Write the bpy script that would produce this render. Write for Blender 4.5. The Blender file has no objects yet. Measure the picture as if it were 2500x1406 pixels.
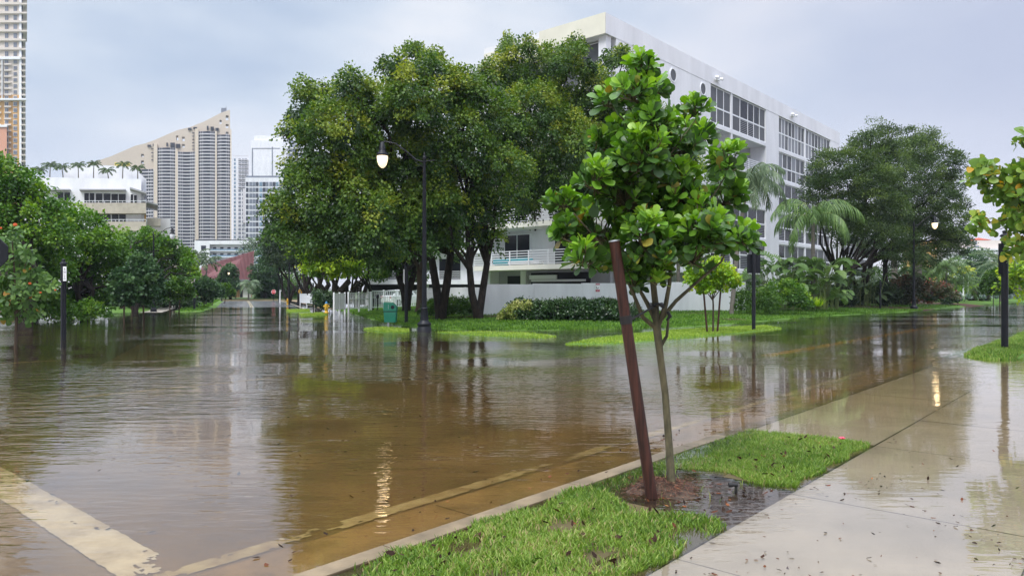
import bpy, math, random
import numpy as np
from math import sin, cos, pi, radians, sqrt
rnd = random.Random(7)
rng = np.random.default_rng(11)
scene = bpy.context.scene
COL = scene.collection
# ------------------------------------------------------------ camera
FPX, CX, CY, H = 1780.0, 1250.0, 708.0, 1.65
cd = bpy.data.cameras.new("camera"); cam = bpy.data.objects.new("camera", cd); COL.objects.link(cam)
cam.location = (0, 0, H); cam.rotation_euler = (radians(90), 0, 0)
cd.sensor_width = 36; cd.lens = 36 * FPX / 2500; cd.shift_y = 5 / 2500
cd.clip_start = 0.05; cd.clip_end = 6000
scene.camera = cam
# ------------------------------------------------------------ sky
SUN_EL, SUN_AZ = radians(58), radians(-28)      # azimuth from +Y towards +X, high in the overcast
w = bpy.data.worlds.new("World"); scene.world = w; w.use_nodes = True
nt = w.node_tree; nt.nodes.clear()
def N(nt, t, **k):
    n = nt.nodes.new(t)
    for a, b in k.items():
        if a.startswith("i_"):
            key = a[2:]
            n.inputs[int(key) if key.isdigit() else key.replace("_", " ")].default_value = b
        else: setattr(n, a, b)
    return n
def sky():
    L = nt.links.new
    out = N(nt, "ShaderNodeOutputWorld"); bg = N(nt, "ShaderNodeBackground")
    st = N(nt, "ShaderNodeTexSky"); st.sky_type = 'NISHITA'; st.sun_disc = False
    st.sun_elevation = SUN_EL; st.sun_rotation = SUN_AZ + pi
    tc = N(nt, "ShaderNodeTexCoord"); sp = N(nt, "ShaderNodeSeparateXYZ"); L(tc.outputs["Generated"], sp.inputs[0])
    mp = N(nt, "ShaderNodeMapping"); mp.inputs["Scale"].default_value = (1.0, 1.0, 2.6); L(tc.outputs["Generated"], mp.inputs[0])
    n1 = N(nt, "ShaderNodeTexNoise", i_Scale=2.3, i_Detail=6.0, i_Roughness=.48); L(mp.outputs[0], n1.inputs["Vector"])
    r1 = N(nt, "ShaderNodeValToRGB"); L(n1.outputs[0], r1.inputs[0])
    e = r1.color_ramp.elements; e[0].position = .38; e[0].color = (.375, .455, .585, 1); e[1].position = .64; e[1].color = (.71, .725, .765, 1)
    m = e.new(.50); m.color = (.51, .575, .67, 1)
    # lavender towards the right of the view
    mr = N(nt, "ShaderNodeMapRange"); mr.inputs[1].default_value = .0; mr.inputs[2].default_value = .55; mr.clamp = True; L(sp.outputs[0], mr.inputs[0])
    mx = N(nt, "ShaderNodeMix", data_type='RGBA'); mx.inputs["B"].default_value = (.43, .45, .575, 1)
    ml = N(nt, "ShaderNodeMath", operation='MULTIPLY'); ml.inputs[1].default_value = .72; L(mr.outputs[0], ml.inputs[0])
    L(ml.outputs[0], mx.inputs["Factor"]); L(r1.outputs[0], mx.inputs["A"])
    # pale rosy band over the horizon
    hz = N(nt, "ShaderNodeMapRange"); hz.inputs[1].default_value = .0; hz.inputs[2].default_value = .24; hz.inputs[3].default_value = 1; hz.inputs[4].default_value = 0
    L(sp.outputs[2], hz.inputs[0])
    n2 = N(nt, "ShaderNodeTexNoise", i_Scale=2.2, i_Detail=3.0); L(mp.outputs[0], n2.inputs["Vector"])
    mh = N(nt, "ShaderNodeMath", operation='MULTIPLY'); L(hz.outputs[0], mh.inputs[0]); L(n2.outputs[0], mh.inputs[1])
    mh2 = N(nt, "ShaderNodeMath", operation='MULTIPLY'); mh2.inputs[1].default_value = 2.0; mh2.use_clamp = True; L(mh.outputs[0], mh2.inputs[0])
    mx2 = N(nt, "ShaderNodeMix", data_type='RGBA'); mx2.inputs["B"].default_value = (.76, .75, .81, 1)
    L(mh2.outputs[0], mx2.inputs["Factor"]); L(mx.outputs["Result"], mx2.inputs["A"])
    # overcast sky is brightest overhead
    zr = N(nt, "ShaderNodeMapRange"); zr.interpolation_type = 'SMOOTHSTEP'
    zr.inputs[1].default_value = .36; zr.inputs[2].default_value = 1.0; zr.inputs[3].default_value = 1.0; zr.inputs[4].default_value = 4.0
    L(sp.outputs[2], zr.inputs[0])
    sc = N(nt, "ShaderNodeVectorMath", operation='SCALE'); L(mx2.outputs["Result"], sc.inputs[0]); L(zr.outputs[0], sc.inputs["Scale"])
    s2 = N(nt, "ShaderNodeVectorMath", operation='SCALE'); s2.inputs["Scale"].default_value = .05; L(st.outputs[0], s2.inputs[0])
    fm = N(nt, "ShaderNodeMix", data_type='RGBA'); fm.inputs["Factor"].default_value = .93
    L(s2.outputs[0], fm.inputs["A"]); L(sc.outputs[0], fm.inputs["B"])
    bg.inputs[1].default_value = 1.0
    L(fm.outputs["Result"], bg.inputs[0]); L(bg.outputs[0], out.inputs[0])
sky()
sd = bpy.data.lights.new("sun", 'SUN'); so = bpy.data.objects.new("sun", sd); COL.objects.link(so)
sd.energy = 2.0; sd.angle = radians(25); sd.color = (1, .96, .9)
so.rotation_euler = (pi/2 - SUN_EL, 0, -SUN_AZ + pi) 
so.rotation_euler = (radians(34), 0, radians(-24))       # light comes from behind the camera's left, high up
vs = scene.view_settings; vs.view_transform = 'Standard'; vs.look = 'None'; vs.exposure = .42; vs.gamma = 1
scene.cycles.transparent_max_bounces = 12; scene.cycles.max_bounces = 6
scene.cycles.diffuse_bounces = 3; scene.cycles.glossy_bounces = 3; scene.cycles.transmission_bounces = 4
scene.cycles.volume_bounces = 0
scene.cycles.sample_clamp_indirect = 6
# ------------------------------------------------------------ pixel / road frames
def P(px, py, Y): return np.array(((px-CX)*Y/FPX, Y, H+(CY-py)*Y/FPX))
def G(px, py, z=0.0):
    Y = FPX*(H-z)/(py-CY); return np.array(((px-CX)*Y/FPX, Y, z))
U = np.array((.656, .755, 0)); V = np.array((-.755, .656, 0))
def ST(s, t, z=0.0): return U*s + V*t + np.array((0, 0, z))
# ------------------------------------------------------------ materials
def mat(name, col, rough=.6, spec=.4, metal=0, var=.0, vscale=3.0, col2=None, bump=0, bscale=20., emit=None, coat=0, detail=6., stretch=None):
    m = bpy.data.materials.new(name); m.use_nodes = True; t = m.node_tree; b = t.nodes["Principled BSDF"]
    b.inputs["Base Color"].default_value = (*col, 1); b.inputs["Roughness"].default_value = rough
    b.inputs["Specular IOR Level"].default_value = spec; b.inputs["Metallic"].default_value = metal
    if coat: b.inputs["Coat Weight"].default_value = coat; b.inputs["Coat Roughness"].default_value = .12
    if emit: b.inputs["Emission Color"].default_value = (*emit[:3], 1); b.inputs["Emission Strength"].default_value = emit[3]
    tc = None
    if var or col2 or bump:
        tc = N(t, "ShaderNodeTexCoord"); src = tc.outputs["Object"]
        if stretch:
            mp = N(t, "ShaderNodeMapping"); mp.inputs["Scale"].default_value = stretch; t.links.new(src, mp.inputs[0]); src = mp.outputs[0]
    if var or col2:
        n = N(t, "ShaderNodeTexNoise", i_Scale=vscale, i_Detail=detail, i_Roughness=.6); t.links.new(src, n.inputs["Vector"])
        r = N(t, "ShaderNodeValToRGB"); t.links.new(n.outputs[0], r.inputs[0])
        c2 = col2 if col2 else tuple(c*(1-var) for c in col)
        r.color_ramp.elements[0].position = .32; r.color_ramp.elements[0].color = (*c2, 1)
        r.color_ramp.elements[1].position = .62; r.color_ramp.elements[1].color = (*col, 1)
        t.links.new(r.outputs[0], b.inputs["Base Color"])
    if bump:
        n = N(t, "ShaderNodeTexNoise", i_Scale=bscale, i_Detail=4.0); t.links.new(src, n.inputs["Vector"])
        bp = N(t, "ShaderNodeBump", i_Strength=.6, i_Distance=bump); t.links.new(n.outputs[0], bp.inputs["Height"]); t.links.new(bp.outputs[0], b.inputs["Normal"])
    return m
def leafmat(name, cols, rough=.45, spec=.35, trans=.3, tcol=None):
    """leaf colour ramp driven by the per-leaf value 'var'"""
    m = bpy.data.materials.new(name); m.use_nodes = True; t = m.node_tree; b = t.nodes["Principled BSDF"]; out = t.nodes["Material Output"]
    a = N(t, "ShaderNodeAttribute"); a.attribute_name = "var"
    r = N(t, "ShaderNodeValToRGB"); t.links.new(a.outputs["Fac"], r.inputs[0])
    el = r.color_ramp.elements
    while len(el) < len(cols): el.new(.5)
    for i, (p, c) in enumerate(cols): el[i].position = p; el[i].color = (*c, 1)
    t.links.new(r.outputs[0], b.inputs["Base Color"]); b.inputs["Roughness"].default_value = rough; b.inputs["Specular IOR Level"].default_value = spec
    if trans:
        tr = N(t, "ShaderNodeBsdfTranslucent"); mx = N(t, "ShaderNodeMixShader"); mx.inputs[0].default_value = trans
        hs = N(t, "ShaderNodeHueSaturation"); hs.inputs["Saturation"].default_value = 1.1; hs.inputs["Value"].default_value = 1.3
        t.links.new(r.outputs[0], hs.inputs["Color"]); t.links.new(hs.outputs[0], tr.inputs[0])
        t.links.new(b.outputs[0], mx.inputs[1]); t.links.new(tr.outputs[0], mx.inputs[2]); t.links.new(mx.outputs[0], out.inputs[0])
    return m
M = dict(
 asphaltg=mat("wet_grey_asphalt", (.20, .20, .21), .18, .6, var=.25, vscale=.6, bump=.003, bscale=90.),
 asphalt=mat("asphalt", (.275, .188, .098), .3, .4, var=.42, vscale=.9, bump=.004, bscale=90., detail=10.),
 concrete=mat("concrete", (.49, .435, .36), .45, .4, var=.26, vscale=1.1, bump=.003, bscale=60., detail=10.),
 gutter=mat("gutter", (.37, .25, .12), .5, .4, var=.45, vscale=2.2, bump=.003, bscale=50.),
 kerb=mat("kerb", (.27, .20, .12), .4, .4, var=.5, vscale=3., bump=.003, bscale=60.),
 joint=mat("joint", (.10, .075, .045), .7),
 paintw=mat("paint_white", (.70, .64, .53), .5, .4, col2=(.42, .34, .23), vscale=3.5, detail=12.),
 paintworn=mat("paint_worn", (.50, .42, .25), .5, .4, col2=(.30, .21, .11), vscale=5., detail=12.),
 painty=mat("paint_yellow", (.90, .50, .05), .5, .4, col2=(.7, .38, .05), vscale=6.),
 painty2=mat("paint_yellow_faded", (.70, .50, .16), .5, .4, col2=(.42, .30, .12), vscale=6.),
 soil=mat("soil", (.10, .062, .036), .6, .3, col2=(.035, .024, .016), vscale=12., bump=.008, bscale=60.),
 mulchbed=mat("mulch_bed", (.085, .04, .028), .8, .2, col2=(.04, .02, .016), vscale=18., bump=.03, bscale=30.),
 ground=mat("ground", (.07, .12, .03), .9, .2, col2=(.06, .08, .03), vscale=1.0),
 silt=mat("silt", (.13, .095, .048), .9, .2, col2=(.06, .06, .022), vscale=.5),
 lawn=mat("lawn", (.10, .19, .026), .8, .2, col2=(.06, .13, .020), vscale=1.4),
 white=mat("white_stucco", (.80, .80, .83), .8, .2, var=.12, vscale=.7, bump=.002, bscale=40., stretch=(1, 1, .22)),
 wallw=mat("wall_white", (.78, .78, .80), .8, .2, var=.16, vscale=.9, bump=.002, bscale=40., stretch=(1, 1, .25)),
 cream=mat("cream_stucco", (.74, .715, .60), .8, .2, var=.08, vscale=.8),
 slabw=mat("slab_edge", (.78, .76, .68), .8, .2, var=.08, vscale=1.),
 greyw=mat("grey_stucco", (.36, .36, .38), .8, .2, var=.1, vscale=1.),
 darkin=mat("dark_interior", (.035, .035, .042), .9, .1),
 trimw=mat("white_trim", (.82, .83, .86), .4, .4),
 glassd=mat("window_glass", (.022, .024, .032), .15, .25, var=.5, vscale=.35),
 glassg=mat("window_screen", (.115, .118, .13), .4, .25, var=.25, vscale=.3),
 glassl=mat("blind_glass", (.27, .28, .31), .4, .25, var=.2, vscale=.5),
 louver=mat("louver", (.24, .245, .27), .5, .3),
 black=mat("black_paint", (.007, .008, .012), .42, .28),
 bark=mat("dark_bark", (.030, .023, .018), .85, .15, col2=(.008, .007, .006), vscale=9., bump=.03, bscale=14., stretch=(1, 1, .3)),
 barkb=mat("brown_bark", (.075, .052, .034), .85, .25, col2=(.045, .033, .024), vscale=9., bump=.03, bscale=14., stretch=(1, 1, .3)),
 barky=mat("sapling_bark", (.115, .098, .052), .7, .3, col2=(.035, .032, .018), vscale=14., bump=.012, bscale=30., stretch=(1, 1, .35)),
 palmtr=mat("palm_trunk", (.20, .18, .155), .85, .2, col2=(.11, .10, .085), vscale=5., stretch=(.3, .3, 5), bump=.02, bscale=6.),
 stake=mat("stained_wood", (.066, .024, .016), .6, .25, col2=(.020, .010, .008), vscale=6., stretch=(6, 6, .5), bump=.004, bscale=30.),
 strap=mat("black_strap", (.012, .012, .012), .5, .4),
 green=mat("green_plastic", (.004, .145, .085), .35, .5, var=.12, vscale=3.),
 galv=mat("galvanised", (.38, .39, .40), .35, .5, metal=.6),
 yellow=mat("yellow_paint", (.75, .43, .02), .4, .5, var=.15, vscale=8.),
 blue=mat("blue_paint", (.03, .16, .34), .4, .5),
 red=mat("red_paint", (.55, .02, .03), .4, .5),
 signw=mat("sign_white", (.80, .80, .80), .4, .5),
 signink=mat("sign_ink", (.42, .38, .42), .6, .2),
 signred=mat("sign_maroon", (.36, .02, .045), .4, .5),
 signpale=mat("sign_pink", (.62, .32, .36), .5, .4),
 lamp_on=mat("lamp_globe_lit", (.9, .8, .6), .4, .4, emit=(1, .76, .46, .95)),
 lamp_core=mat("lamp_core", (.9, .8, .6), .4, .4, emit=(1, .88, .66, 9)),
 lamp_off=mat("lamp_globe", (.82, .82, .84), .3, .5),
 bt=mat("beige_tower", (.60, .51, .42), .8, .2, var=.05, vscale=.02),
 btp=mat("beige_pier", (.66, .56, .45), .8, .2),
 btc=mat("cream_tower", (.66, .59, .52), .8, .2),
 btw=mat("tower_slab", (.62, .60, .62), .6, .3),
 tglass=mat("tower_glass", (.035, .037, .055), .25, .25, var=.4, vscale=.15),
 tglassb=mat("tower_glass_blue", (.20, .30, .40), .15, .6, var=.3, vscale=.15),
 tgrey=mat("tower_glass_grey", (.20, .22, .27), .3, .25, var=.3, vscale=.15),
 orange=mat("orange_wall", (.62, .36, .13), .8, .2),
 salmon=mat("salmon_wall", (.66, .33, .22), .8, .2),
 ochre=mat("ochre_panel", (.72, .42, .10), .7, .2),
 yellowp=mat("yellow_panel", (.75, .62, .18), .7, .2),
 redroof=mat("red_metal_roof", (.16, .055, .055), .6, .3, var=.2, vscale=.5),
 greyroof=mat("grey_roof", (.20, .19, .21), .8, .2, var=.2, vscale=1.),
 tan=mat("tan_wall", (.48, .36, .24), .8, .2, var=.15, vscale=1.),
 wood=mat("wood_door", (.38, .21, .09), .7, .3, var=.2, vscale=2.),
 carw=mat("car_paint_white", (.78, .79, .81), .25, .5, coat=.6),
 carb=mat("car_paint_blue", (.02, .03, .09), .25, .5, coat=.6),
 tyre=mat("tyre", (.012, .012, .012), .8, .2),
 teal=mat("teal_cover", (.02, .34, .42), .6, .3),
 cloth=mat("pale_cloth", (.75, .76, .78), .8, .2),
 pink=mat("pink_petal", (.75, .10, .16), .5, .3),
 flower=mat("orange_petal", (.62, .12, .03), .5, .3),
 rtile=mat("red_tile", (.45, .10, .06), .8, .2),
 pinkw=mat("pale_pink_wall", (.62, .55, .50), .8, .2),
)
LM = dict(
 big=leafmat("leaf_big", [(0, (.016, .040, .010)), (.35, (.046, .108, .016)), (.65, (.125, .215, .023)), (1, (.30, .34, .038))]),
 bigyel=leafmat("leaf_yellowing", [(0, (.10, .13, .01)), (.5, (.42, .34, .015)), (1, (.65, .52, .03))]),
 lime=leafmat("leaf_lime", [(0, (.05, .13, .008)), (.4, (.20, .36, .015)), (1, (.50, .58, .03))]),
 midg=leafmat("leaf_mid", [(0, (.020, .055, .009)), (.5, (.055, .13, .014)), (1, (.15, .25, .024))]),
 left=leafmat("leaf_left", [(0, (.025, .075, .009)), (.5, (.085, .20, .018)), (1, (.24, .37, .03))]),
 dark=leafmat("leaf_dark", [(0, (.010, .022, .008)), (.5, (.024, .050, .014)), (1, (.06, .09, .022))]),
 oak=leafmat("leaf_oak", [(0, (.022, .045, .014)), (.5, (.060, .108, .026)), (1, (.165, .235, .048))]),
 blue=leafmat("leaf_bluegreen", [(0, (.018, .05, .02)), (.5, (.05, .11, .035)), (1, (.12, .21, .07))]),
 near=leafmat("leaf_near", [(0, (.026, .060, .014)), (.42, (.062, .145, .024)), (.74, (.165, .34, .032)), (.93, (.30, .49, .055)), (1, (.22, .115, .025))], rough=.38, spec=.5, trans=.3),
 grape=leafmat("leaf_grape", [(0, (.06, .13, .02)), (.6, (.16, .28, .045)), (.88, (.30, .40, .06)), (1, (.62, .30, .03))], rough=.35, trans=.28),
 cordia=leafmat("leaf_cordia", [(0, (.035, .085, .022)), (.6, (.11, .21, .05)), (.93, (.19, .30, .08)), (1, (.50, .22, .04))], rough=.4, trans=.25),
 palm=leafmat("leaf_palm", [(0, (.04, .085, .022)), (.5, (.10, .185, .045)), (1, (.22, .32, .09))]),
 palmg=leafmat("leaf_palm_grey", [(0, (.05, .09, .05)), (.5, (.12, .18, .09)), (1, (.24, .30, .17))]),
 palmd=leafmat("leaf_palm_dark", [(0, (.02, .04, .014)), (.5, (.05, .09, .028)), (1, (.13, .19, .05))]),
 palmy=leafmat("leaf_palm_yellow", [(0, (.14, .22, .02)), (.5, (.38, .42, .03)), (1, (.6, .55, .05))]),
 grass=leafmat("grass_blade", [(0, (.035, .08, .010)), (.35, (.105, .20, .028)), (.75, (.24, .36, .055)), (.95, (.42, .48, .14)), (1, (.42, .33, .16))], rough=.45, trans=.35),
 lawn=leafmat("lawn_blade", [(0, (.03, .08, .010)), (.5, (.085, .19, .018)), (1, (.19, .33, .035))], rough=.5, trans=.3),
 yelgrass=leafmat("lawn_blade_pale", [(0, (.13, .20, .02)), (.5, (.24, .36, .04)), (1, (.42, .50, .09))], rough=.5, trans=.3),
 croton=leafmat("leaf_croton", [(0, (.02, .028, .012)), (.5, (.045, .05, .02)), (1, (.16, .08, .04))]),
 hedge=leafmat("leaf_hedge", [(0, (.008, .03, .007)), (.6, (.026, .066, .013)), (1, (.07, .13, .028))], rough=.3, spec=.5, trans=.15),
 varieg=leafmat("leaf_variegated", [(0, (.03, .08, .015)), (.5, (.25, .30, .06)), (1, (.62, .58, .25))], trans=.15),
 bougain=leafmat("leaf_bougainvillea", [(0, (.04, .07, .025)), (.5, (.09, .10, .04)), (.75, (.26, .08, .06)), (1, (.48, .14, .10))]),
 agave=leafmat("leaf_agave", [(0, (.12, .18, .16)), (1, (.34, .42, .38))], trans=0),
 litter=leafmat("dead_leaf", [(0, (.018, .012, .009)), (.6, (.06, .028, .018)), (.9, (.17, .055, .025)), (1, (.38, .17, .06))], rough=.75, spec=.1, trans=0),
 mulch=leafmat("mulch_chip", [(0, (.03, .012, .009)), (.5, (.14, .05, .032)), (1, (.30, .16, .10))], rough=.7, trans=0),
)
# ------------------------------------------------------------ object helpers
def tag(o, label=None, cat=None, group=None, kind=None):
    if label: o["label"] = label
    if cat: o["category"] = cat
    if group: o["group"] = group
    if kind: o["kind"] = kind
    return o
def thing(name, label, cat, loc=(0, 0, 0), rz=0, group=None):
    o = bpy.data.objects.new(name, None); COL.objects.link(o); o.empty_display_size = .2
    o.location = [float(c) for c in loc]; o.rotation_euler = (0, 0, rz)
    return tag(o, label, cat, group)
def copy_tree(o, label=None, loc=None, rz=None, scale=None, parent=None):
    c = o.copy(); COL.objects.link(c)
    if parent: c.parent = parent
    if label: c["label"] = label
    if loc is not None: c.location = [float(v) for v in loc]
    if rz is not None: c.rotation_euler = (0, 0, rz)
    if scale is not None: c.scale = (scale,)*3 if not hasattr(scale, "__len__") else scale
    for ch in list(o.children): copy_tree(ch, parent=c)
    return c
class MB:
    """collects boxes, tubes and lathes in one frame: local x along ux, y along nrm (outwards), z up"""
    def __init__(s, o=(0, 0, 0), ux=(1, 0, 0), ny=None):
        s.v = []; s.f = []; s.mi = []; s.mats = []; s.cur = 0; s.smooth = []
        s.o = np.array(o, float); s.ux = np.array(ux, float); s.ux /= np.linalg.norm(s.ux)
        s.ny = np.array(ny, float) if ny is not None else np.array((-s.ux[1], s.ux[0], 0)); s.ny /= np.linalg.norm(s.ny)
    def mat(s, m):
        if m not in s.mats: s.mats.append(m)
        s.cur = s.mats.index(m); return s
    def tr(s, p): return s.o + s.ux*p[0] + s.ny*p[1] + np.array((0, 0, p[2]))
    def raw(s, vs, fs, sm=False):
        b = len(s.v); s.v += [tuple(s.tr(p)) for p in vs]
        for f in fs: s.f.append([b+i for i in f]); s.mi.append(s.cur); s.smooth.append(sm)
    def box(s, x0, x1, y0, y1, z0, z1):
        vs = [(x, y, z) for z in (z0, z1) for (x, y) in ((x0, y0), (x1, y0), (x1, y1), (x0, y1))]
        s.raw(vs, [(0, 3, 2, 1), (4, 5, 6, 7), (0, 1, 5, 4), (1, 2, 6, 5), (2, 3, 7, 6), (3, 0, 4, 7)]); return s
    def bar(s, a, b, r, n=6):
        return s.tube([a, b], [r, r], n)
    def tube(s, path, rad, n=8, cap=True):
        path = [np.array(p, float) for p in path]; k = len(path); vs = []
        prev = None
        for i, p in enumerate(path):
            d = path[min(i+1, k-1)] - path[max(i-1, 0)]; d = d/(np.linalg.norm(d)+1e-9)
            a = prev if prev is not None else (np.array((1, 0, 0)) if abs(d[0]) < .8 else np.array((0, 1, 0)))
            a = a - d*np.dot(a, d); a /= np.linalg.norm(a)+1e-9; prev = a; c = np.cross(d, a)
            for j in range(n):
                t = 2*pi*j/n; vs.append(p + (a*cos(t)+c*sin(t))*rad[i])
        fs = [(i*n+j, i*n+(j+1) % n, (i+1)*n+(j+1) % n, (i+1)*n+j) for i in range(k-1) for j in range(n)]
        s.raw(vs, fs, True)
        if cap:
            s.raw(vs[:n], [tuple(range(n))[::-1]]); s.raw(vs[-n:], [tuple(range(n))])
        return s
    def lathe(s, prof, c=(0, 0, 0), n=16, cap=True):
        vs = [(c[0]+r*cos(2*pi*j/n), c[1]+r*sin(2*pi*j/n), c[2]+z) for r, z in prof for j in range(n)]; k = len(prof)
        s.raw(vs, [(i*n+j, i*n+(j+1) % n, (i+1)*n+(j+1) % n, (i+1)*n+j) for i in range(k-1) for j in range(n)], True)
        if cap:
            s.raw(vs[:n], [tuple(range(n))[::-1]]); s.raw(vs[-n:], [tuple(range(n))])
        return s
    def prism(s, pts, y0, y1):
        n = len(pts); vs = [(x, y0, z) for x, z in pts]+[(x, y1, z) for x, z in pts]
        s.raw(vs, [tuple(range(n)), tuple(range(2*n-1, n-1, -1))]+[(i, i+n, (i+1) % n+n, (i+1) % n) for i in range(n)]); return s
    def build(s, name, m=None, parent=None, bevel=0):
        me = bpy.data.meshes.new(name); me.from_pydata(s.v, [], s.f)
        if s.mats:
            for mm in s.mats: me.materials.append(mm)
            me.polygons.foreach_set("material_index", s.mi)
        elif m: me.materials.append(m)
        me.polygons.foreach_set("use_smooth", s.smooth); me.update()
        o = bpy.data.objects.new(name, me); COL.objects.link(o)
        if parent is not None: adopt(o, parent)
        if bevel:
            bv = o.modifiers.new("bevel", 'BEVEL'); bv.width = bevel; bv.segments = 2; bv.limit_method = 'ANGLE'
        return o
def world_of(p):
    from mathutils import Matrix
    m = Matrix.LocRotScale(p.location, p.rotation_euler, p.scale)
    return world_of(p.parent) @ m if p.parent else m
def adopt(o, p):
    """keeps a mesh built in world coordinates where it is while parenting it"""
    o.parent = p; inv = world_of(p).inverted(); o.data.transform(inv)
    return o
def fast(name, Vv, F, m, var=None, parent=None, smooth=False):
    Vv = np.asarray(Vv, np.float32).reshape(-1, 3); F = np.asarray(F, np.int32)
    me = bpy.data.meshes.new(name); me.vertices.add(len(Vv)); me.vertices.foreach_set("co", Vv.ravel())
    k = F.shape[1]; me.loops.add(F.size); me.loops.foreach_set("vertex_index", F.ravel())
    me.polygons.add(len(F)); me.polygons.foreach_set("loop_start", np.arange(0, F.size, k, dtype=np.int32))
    me.polygons.foreach_set("use_smooth", np.full(len(F), smooth, bool))
    me.materials.append(m)
    if var is not None:
        a = me.attributes.new("var", 'FLOAT', 'FACE'); a.data.foreach_set("value", np.clip(np.asarray(var, np.float32), 0, 1))
    me.update(calc_edges=True)
    o = bpy.data.objects.new(name, me); COL.objects.link(o)
    if parent is not None: adopt(o, parent)
    return o
def unit(a): return a/(np.linalg.norm(a, axis=-1, keepdims=True)+1e-9)
def rdir(n):
    return unit(rng.normal(size=(n, 3)))
QUADT = np.array(((0, 0, 0), (.42, .5, .0), (1, 0, -.06), (.42, -.5, .0)))
OBOV_V = np.array(((0, 0, 0), (.22, .09, .01), (.22, -.09, .01), (.5, .24, .05), (.5, 0, 0), (.5, -.24, .05), (.78, .31, .07), (.78, 0, .02), (.78, -.31, .07), (.97, .16, .03), (1, 0, .01), (.97, -.16, .03)))
OBOV_F = np.array(((0, 2, 4, 1), (1, 4, 3, 3), (2, 5, 4, 4), (3, 4, 7, 6), (4, 5, 8, 7), (6, 7, 10, 9), (7, 8, 11, 10)))
OBOV_V = np.array(((0, .03, 0), (0, -.03, 0), (0, 0, -.005), (.3, .13, .035), (.3, 0, 0), (.3, -.13, .035), (.62, .27, .07), (.62, 0, .015), (.62, -.27, .07), (.86, .25, .06), (.88, 0, .0), (.86, -.25, .06), (.97, .10, .0), (1, 0, -.02), (.97, -.10, .0)))
OBOV_F = np.array([(a*3+i, a*3+i+1, a*3+i+4, a*3+i+3) for a, i in ()] or [(0, 2, 4, 3), (2, 1, 5, 4), (3, 4, 7, 6), (4, 5, 8, 7), (6, 7, 10, 9), (7, 8, 11, 10), (9, 10, 13, 12), (10, 11, 14, 13)])
ROUND_V = OBOV_V.copy(); ROUND_V[:, 1] *= 1.75
ROUND_V[3:6, 1] *= 1.35
def place(pos, d, nrm, size, width, TV=QUADT, TF=None):
    """instances a leaf template as real faces: d along the leaf, nrm its face side"""
    if TF is None: TF = np.array(((0, 1, 2, 3),))
    d = unit(d); s = unit(np.cross(nrm, d)); n = np.cross(d, s); size = np.asarray(size).reshape(-1, 1, 1); width = np.asarray(width).reshape(-1, 1, 1)
    T = TV[None]
    Vv = pos[:, None, :] + (d[:, None]*T[..., 0:1] + n[:, None]*T[..., 2:3])*size + s[:, None]*T[..., 1:2]*width
    k = TV.shape[0]; F = TF[None]+np.arange(len(pos))[:, None, None]*k
    return Vv.reshape(-1, 3), F.reshape(-1, 4)
def foliage_pts(blobs, dens=1.0, rc=.5, per=60, droop=.3, fill=.25, tipvar=.5, flat=1., lowcut=-.75, jit=1.0):
    """leaf positions: clumps on the shells of ellipsoid blobs plus a loose interior"""
    B = np.array(blobs, float); pos = []; dr = []; var = []
    for i, b in enumerate(B):
        c, r = b[:3], b[3:6]
        area = 4*pi*((r[0]*r[1])**1.6/3+(r[0]*r[2])**1.6/3+(r[1]*r[2])**1.6/3)**(1/1.6)
        n = max(5, int(dens*area/(rc*rc*1.5)))
        d = rdir(n); d = d[d[:, 2] > lowcut]
        sh = rng.uniform(.80, 1.08, (len(d), 1))
        q = c + d*r*sh
        keep = np.ones(len(q), bool)
        for j, b2 in enumerate(B):
            if j != i: keep &= (((q-b2[:3])/b2[3:6])**2).sum(1) > .62
        q = q[keep]; d = d[keep]
        nf = int(n*fill); qi = c + rdir(nf)*r*rng.uniform(.1, .7, (nf, 1)); q = np.vstack((q, qi)); d = np.vstack((d, rdir(nf)))
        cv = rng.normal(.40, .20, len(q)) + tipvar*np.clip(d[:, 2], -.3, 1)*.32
        for k in range(len(q)):
            m = int(per*rng.uniform(.6, 1.3)); rr = rc*rng.uniform(.6, 1.25)
            e = rdir(m)*(rng.uniform(.15, 1, (m, 1))**.5); e[:, 2] *= .75*flat; e += np.outer(np.abs(rng.normal(0, .25, m)), d[k])
            e[:, 2] -= droop*(e[:, 0]**2+e[:, 1]**2)
            pos.append(q[k]+e*rr); o = unit(e+d[k]*.6); dr.append(o)
            var.append(cv[k]+rng.normal(0, .09, m)*jit)
    return np.vstack(pos), np.vstack(dr), np.concatenate(var)
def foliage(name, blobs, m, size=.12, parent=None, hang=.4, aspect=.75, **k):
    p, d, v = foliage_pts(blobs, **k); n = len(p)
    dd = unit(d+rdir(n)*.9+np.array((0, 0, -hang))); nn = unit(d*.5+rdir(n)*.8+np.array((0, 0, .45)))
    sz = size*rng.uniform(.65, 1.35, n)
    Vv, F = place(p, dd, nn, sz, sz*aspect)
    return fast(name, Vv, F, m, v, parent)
def pb(Y, L, dep=1.0, jy=.6, sq=1.0, shr=0):
    """ellipsoid blobs from (px, py, r px[, dY]) at depth Y"""
    out = []
    for q in L:
        dy = q[3] if len(q) > 3 else rnd.uniform(-jy, jy)
        c = P(q[0], q[1], Y+dy); r = max(q[2]*Y/FPX-shr, .25); out.append((*c, r, r*dep, r*sq))
    return out
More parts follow.
